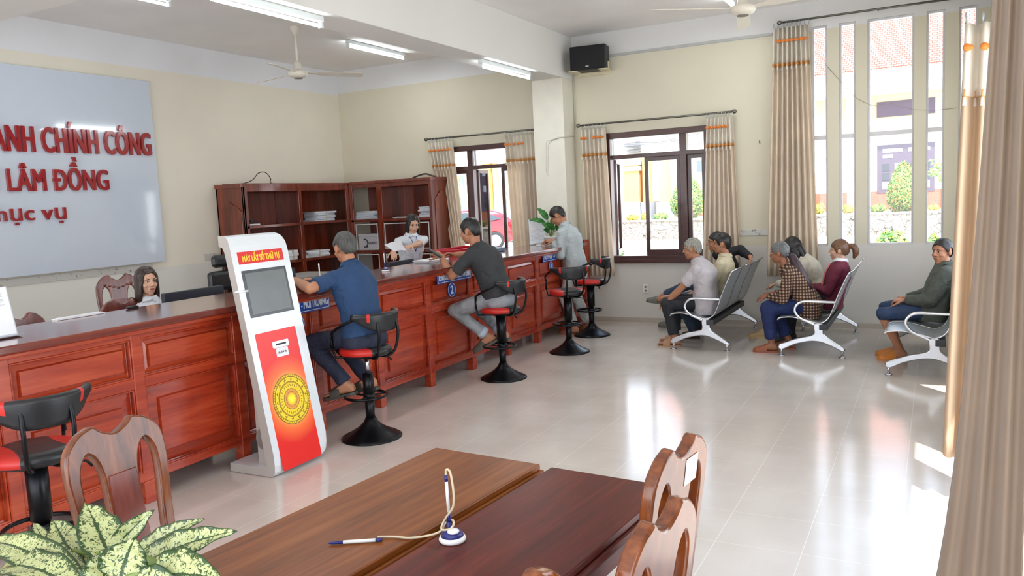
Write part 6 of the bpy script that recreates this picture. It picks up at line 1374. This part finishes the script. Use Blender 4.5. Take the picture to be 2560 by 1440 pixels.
for i in range(4): MB().box((a.x,43.6,b.z+(a.z-b.z)*i/4),(b.x,43.9,b.z+(a.z-b.z)*(i/4+.10))).build('shed_slat', mat('slat_grey', srgb(150,146,150), .7), t)
# building beyond the counter window: pale walls and orange columns
t = thing('cream_building', 'cream building with amber columns seen through the counter window', 'building', (-24, 33, 0))
YC2 = 36.0
def seg(px0, px1, py0, py1, nm, m, yy=YC2, d=.4):
    a, b = at(px0,py0,y=yy), at(px1,py1,y=yy); MB().box((a.x,yy,b.z),(b.x,yy+d,a.z)).build(nm, m, t)
seg(1100,1350,300,640,'wall',mat('pale_cream_plaster', srgb(244,238,214), .8),37.2)
seg(1205,1230,405,545,'column',mat('amber_plaster', srgb(216,166,96), .8)); seg(1230,1243,405,545,'column',PCH,36.2); seg(1262,1272,395,600,'column',YEL); seg(1135,1150,440,640,'column',YEL); seg(1150,1160,440,640,'blue_panel',mat('pale_blue', srgb(150,190,206), .6),36.2)
seg(1140,1290,395,404,'beam',YEL,35.9)
# shrubs
def bush(label, c, r, n, m, group='clipped garden shrubs', seed=1, cone=1.0, nm='shrub', ls=.07):
    rnd = random.Random(seed); t = thing(nm, label, 'shrub', (c[0],c[1],c[2]-r[2]), 0, group); c = V(c)
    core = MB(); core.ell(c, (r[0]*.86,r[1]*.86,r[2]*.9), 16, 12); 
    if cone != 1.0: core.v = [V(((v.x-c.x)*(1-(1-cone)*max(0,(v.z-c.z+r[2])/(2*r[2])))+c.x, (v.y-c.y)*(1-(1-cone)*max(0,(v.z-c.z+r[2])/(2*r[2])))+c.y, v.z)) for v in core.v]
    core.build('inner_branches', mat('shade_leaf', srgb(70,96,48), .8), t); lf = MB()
    for i in range(n):
        a = rnd.uniform(0,2*PI); zz = rnd.uniform(-1,1); q = math.sqrt(1-zz*zz); d = V((q*math.cos(a), q*math.sin(a), zz)); k = 1-(1-cone)*(zz+1)/2
        p = c+V((d.x*r[0]*k, d.y*r[1]*k, d.z*r[2]))*rnd.uniform(.82,1.06); s1 = V((rnd.uniform(-1,1),rnd.uniform(-1,1),rnd.uniform(-1,1))).normalized(); s2 = s1.cross(d+V((.01,.02,.03))).normalized(); l = ls*rnd.uniform(.7,1.4)
        lf.add([p-s1*l, p+s2*l*.5, p+s1*l, p-s2*l*.5], [(0,1,2,3)], rnd.choice((0,0,1,2)))
    lf.build('foliage', m, t); return t
LG = [mat('leaf_green', srgb(96,150,58), .7), mat('leaf_light', srgb(158,186,84), .7), mat('leaf_yellow', srgb(206,196,96), .7)]
LY = [mat('leaf_yellow', srgb(206,196,96), .7), mat('leaf_light', srgb(158,186,84)), mat('leaf_orange', srgb(222,160,84), .7)]
def bpx(label, px0, px1, py0, py1, yy, m, n, seed, cone=1.0, gr='clipped garden shrubs', ls=.07, down=False):
    a, b = at(px0,py1,y=yy), at(px1,py0,y=yy)
    if down: a.z = -.14
    w = (b.x-a.x)/2; bush(label, ((a.x+b.x)/2, yy, (a.z+b.z)/2), (w, min(w,.9), (b.z-a.z)/2), n, m, gr, seed, cone, ls=ls)
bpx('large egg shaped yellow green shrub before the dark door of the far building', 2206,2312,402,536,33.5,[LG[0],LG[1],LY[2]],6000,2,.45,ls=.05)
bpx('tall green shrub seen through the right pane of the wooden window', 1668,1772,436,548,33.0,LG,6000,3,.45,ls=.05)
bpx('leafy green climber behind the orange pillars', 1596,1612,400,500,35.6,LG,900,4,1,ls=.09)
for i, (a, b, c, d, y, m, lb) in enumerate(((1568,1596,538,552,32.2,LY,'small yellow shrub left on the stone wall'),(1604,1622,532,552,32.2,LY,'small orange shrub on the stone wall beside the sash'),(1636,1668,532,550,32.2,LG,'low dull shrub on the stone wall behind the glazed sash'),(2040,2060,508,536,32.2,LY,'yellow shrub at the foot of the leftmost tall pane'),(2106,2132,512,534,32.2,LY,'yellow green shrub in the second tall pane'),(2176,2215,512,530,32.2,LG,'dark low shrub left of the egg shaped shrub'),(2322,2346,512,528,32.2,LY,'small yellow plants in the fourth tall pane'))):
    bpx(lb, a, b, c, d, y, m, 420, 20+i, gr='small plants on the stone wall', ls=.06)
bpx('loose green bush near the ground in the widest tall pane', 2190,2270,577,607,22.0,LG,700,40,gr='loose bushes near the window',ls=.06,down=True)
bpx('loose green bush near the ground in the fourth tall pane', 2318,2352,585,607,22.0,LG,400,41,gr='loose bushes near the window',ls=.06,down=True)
p, q, r = at(2336,418,y=24), at(2372,436,y=24), at(2412,470,y=24); g0 = V((r.x+.1,24,-.13)); t = thing('young_tree', 'young tree whose bright leafy branch tip shows in the fourth tall pane', 'tree', tuple(g0))
MB().tube(spline([g0, (g0+r)/2+V((.05,0,0)), r, q, p], 5), [.05]*6+[.04]*5+[.02]*10, 7).build('trunk', mat('bark', srgb(120,100,80), .9), t, smooth=True)
rnd = random.Random(42); lf = MB()
for i in range(150):
    c = p.lerp(r, rnd.random()**2)+V((rnd.uniform(-.16,.16),rnd.uniform(-.2,.2),rnd.uniform(-.2,.2))); s1 = V((rnd.uniform(-1,1),rnd.uniform(-1,1),rnd.uniform(-1,1))).normalized(); s2 = s1.orthogonal().normalized(); lf.add([c-s1*.07, c+s2*.035, c+s1*.07, c-s2*.035], [(0,1,2,3)], rnd.choice((0,1)))
lf.build('foliage', LG[:2], t)
bpx('thin weed growing by the left of the wooden window', 1552,1560,612,638,15.0,LG,120,43,gr='loose bushes near the window',ls=.03,down=True)
# grass strip under the wooden window
rnd = random.Random(5); g = MB(); a, b = at(1545,634,y=19), at(1630,634,y=19)
for i in range(2500):
    p = V((rnd.uniform(a.x-1,b.x+3), rnd.uniform(18,20), -.12)); h = rnd.uniform(.10,.28); q = V((rnd.uniform(-.05,.05), rnd.uniform(-.05,.05), h)); s_ = V((.012,.005,0)); g.add([p-s_, p+s_, p+q], [(0,1,2)], rnd.choice((0,1)))
tag(g.build('grass', LG[:2]), 'strip of short green grass outside the wooden window', 'grass', None, 'stuff')
# utility wires
w = MB()
for a, b in (((1560,362),(1700,350)),((1660,335),(1700,358)),((1720,338),(1765,322)),((1720,362),(1768,344)),((1590,356),(1690,346))):
    p, q = at(*a, y=28), at(*b, y=28); w.tube([p, (p+q)/2-V((0,0,.08)), q], .018, 5)
tag(w.build('utility_wire', mat('wire_grey', srgb(110,108,112)), smooth=True), 'thin utility wires crossing the sky in the transom of the wooden window', 'wire')
# ---------------------------------------------------------------- red car
CARR = mat('car_red', srgb(150,4,14), .2, coat=1, var=.02); CG = mat('car_glass', srgb(60,72,76), .08); TY = mat('tyre', srgb(46,44,46), .8); RIM = mat('wheel_rim', srgb(186,186,190), .3, .7)
cc = at(1240, 624, z=-.12); yd = V((.80,.60,0)).normalized(); D = V((.86,.51,0)).normalized(); Wd = V((-D.y, D.x, 0))
cw = at(1236, 613, x=cc.x); Cr = V((cc.x, cc.y, -.12)); t = thing('car', 'red hatchback parked outside the counter window', 'car', tuple(Cr))
O = Cr-D*0  # rear wheel contact point
body = smooth2([(-3.45,.30),(-3.50,.60),(-3.35,.78),(-2.6,.95),(-2.35,1.02),(-1.75,1.44),(-1.1,1.54),(-.3,1.53),(.2,1.42),(.55,1.20),(.68,1.02),(.74,.75),(.72,.42),(.60,.28),(.45,.26),(-.42,.26),(-2.3,.24),(-3.1,.24)], 4)
b = MB(); n_ = len(body); rings = []
for w_, k in ((0,.90),(.08,.975),(.35,1),(1.35,1),(1.62,.975),(1.70,.90)):
    rings.append([O+D*((u+1.4)*(.985+.015*k)-1.4)+Wd*(w_-(0 if v < .95 else (w_-.85)*.22*min(1,(v-.95)/.5)))+Z*((v-.7)*k+.7) for u, v in body])
b.loft(rings).build('body_shell', CARR, t, smooth=True)
def cside(u, v, off): return O+D*u+Wd*(-.005+off+(.85*.22*max(0,min(1,(v-.95)/.5))))+Z*v
g = MB(); 
for ol in (((-1.95,1.08),(-1.62,1.38),(-1.0,1.44),(-1.0,1.06)), ((-.94,1.06),(-.94,1.44),(-.35,1.42),(.28,1.16),(-.2,1.08))):
    vs = [cside(u,v,-.012) for u, v in ol]+[cside(u,v,.02) for u, v in ol]; n2 = len(ol); g.add(vs, [tuple(range(n2)), tuple(range(2*n2-1,n2-1,-1))]+[(i,(i+1)%n2,(i+1)%n2+n2,i+n2) for i in range(n2)])
g.build('side_window', CG, t)
for u in (0, -2.55):
    for w_ in (-.01, 1.52):
        c = O+D*u+Wd*w_+Z*.34; wh = MB(); 
        wh.loft([[c+Wd*ww+(D*math.cos(a)+Z*math.sin(a))*r for a in [2*PI*k/28 for k in range(28)]] for ww, r in ((0,.22),(0,.30),(.02,.34),(.18,.34),(.20,.30))]); o = wh.build('wheel', TY, t, smooth=False)
        rm = MB(); rm.loft([[c+Wd*ww+(D*math.cos(a)+Z*math.sin(a))*r for a in [2*PI*k/28 for k in range(28)]] for ww, r in ((-.012,.225),(-.012,.20),(.01,.19),(.01,.01))])
        for k in range(5): a = 2*PI*k/5; rm.obox(c+(D*math.cos(a)+Z*math.sin(a))*.11-Wd*.012, (D*math.cos(a)+Z*math.sin(a))*.10, (Z*math.cos(a)-D*math.sin(a))*.025, Wd*.008)
        rm.build('rim', RIM, o)
MB().obox(cside(-.55,.86,-.012), D*.09, Wd*.008, Z*.016).build('door_handle', CHROME, t)
MB().obox(O+D*.60+Z*.95+Wd*.15, D*.06, Wd*.12, Z*.07).build('tail_lamp', mat('tail_lamp', srgb(120,10,20), .2), t)

bpy.data.scenes.remove(_WS)
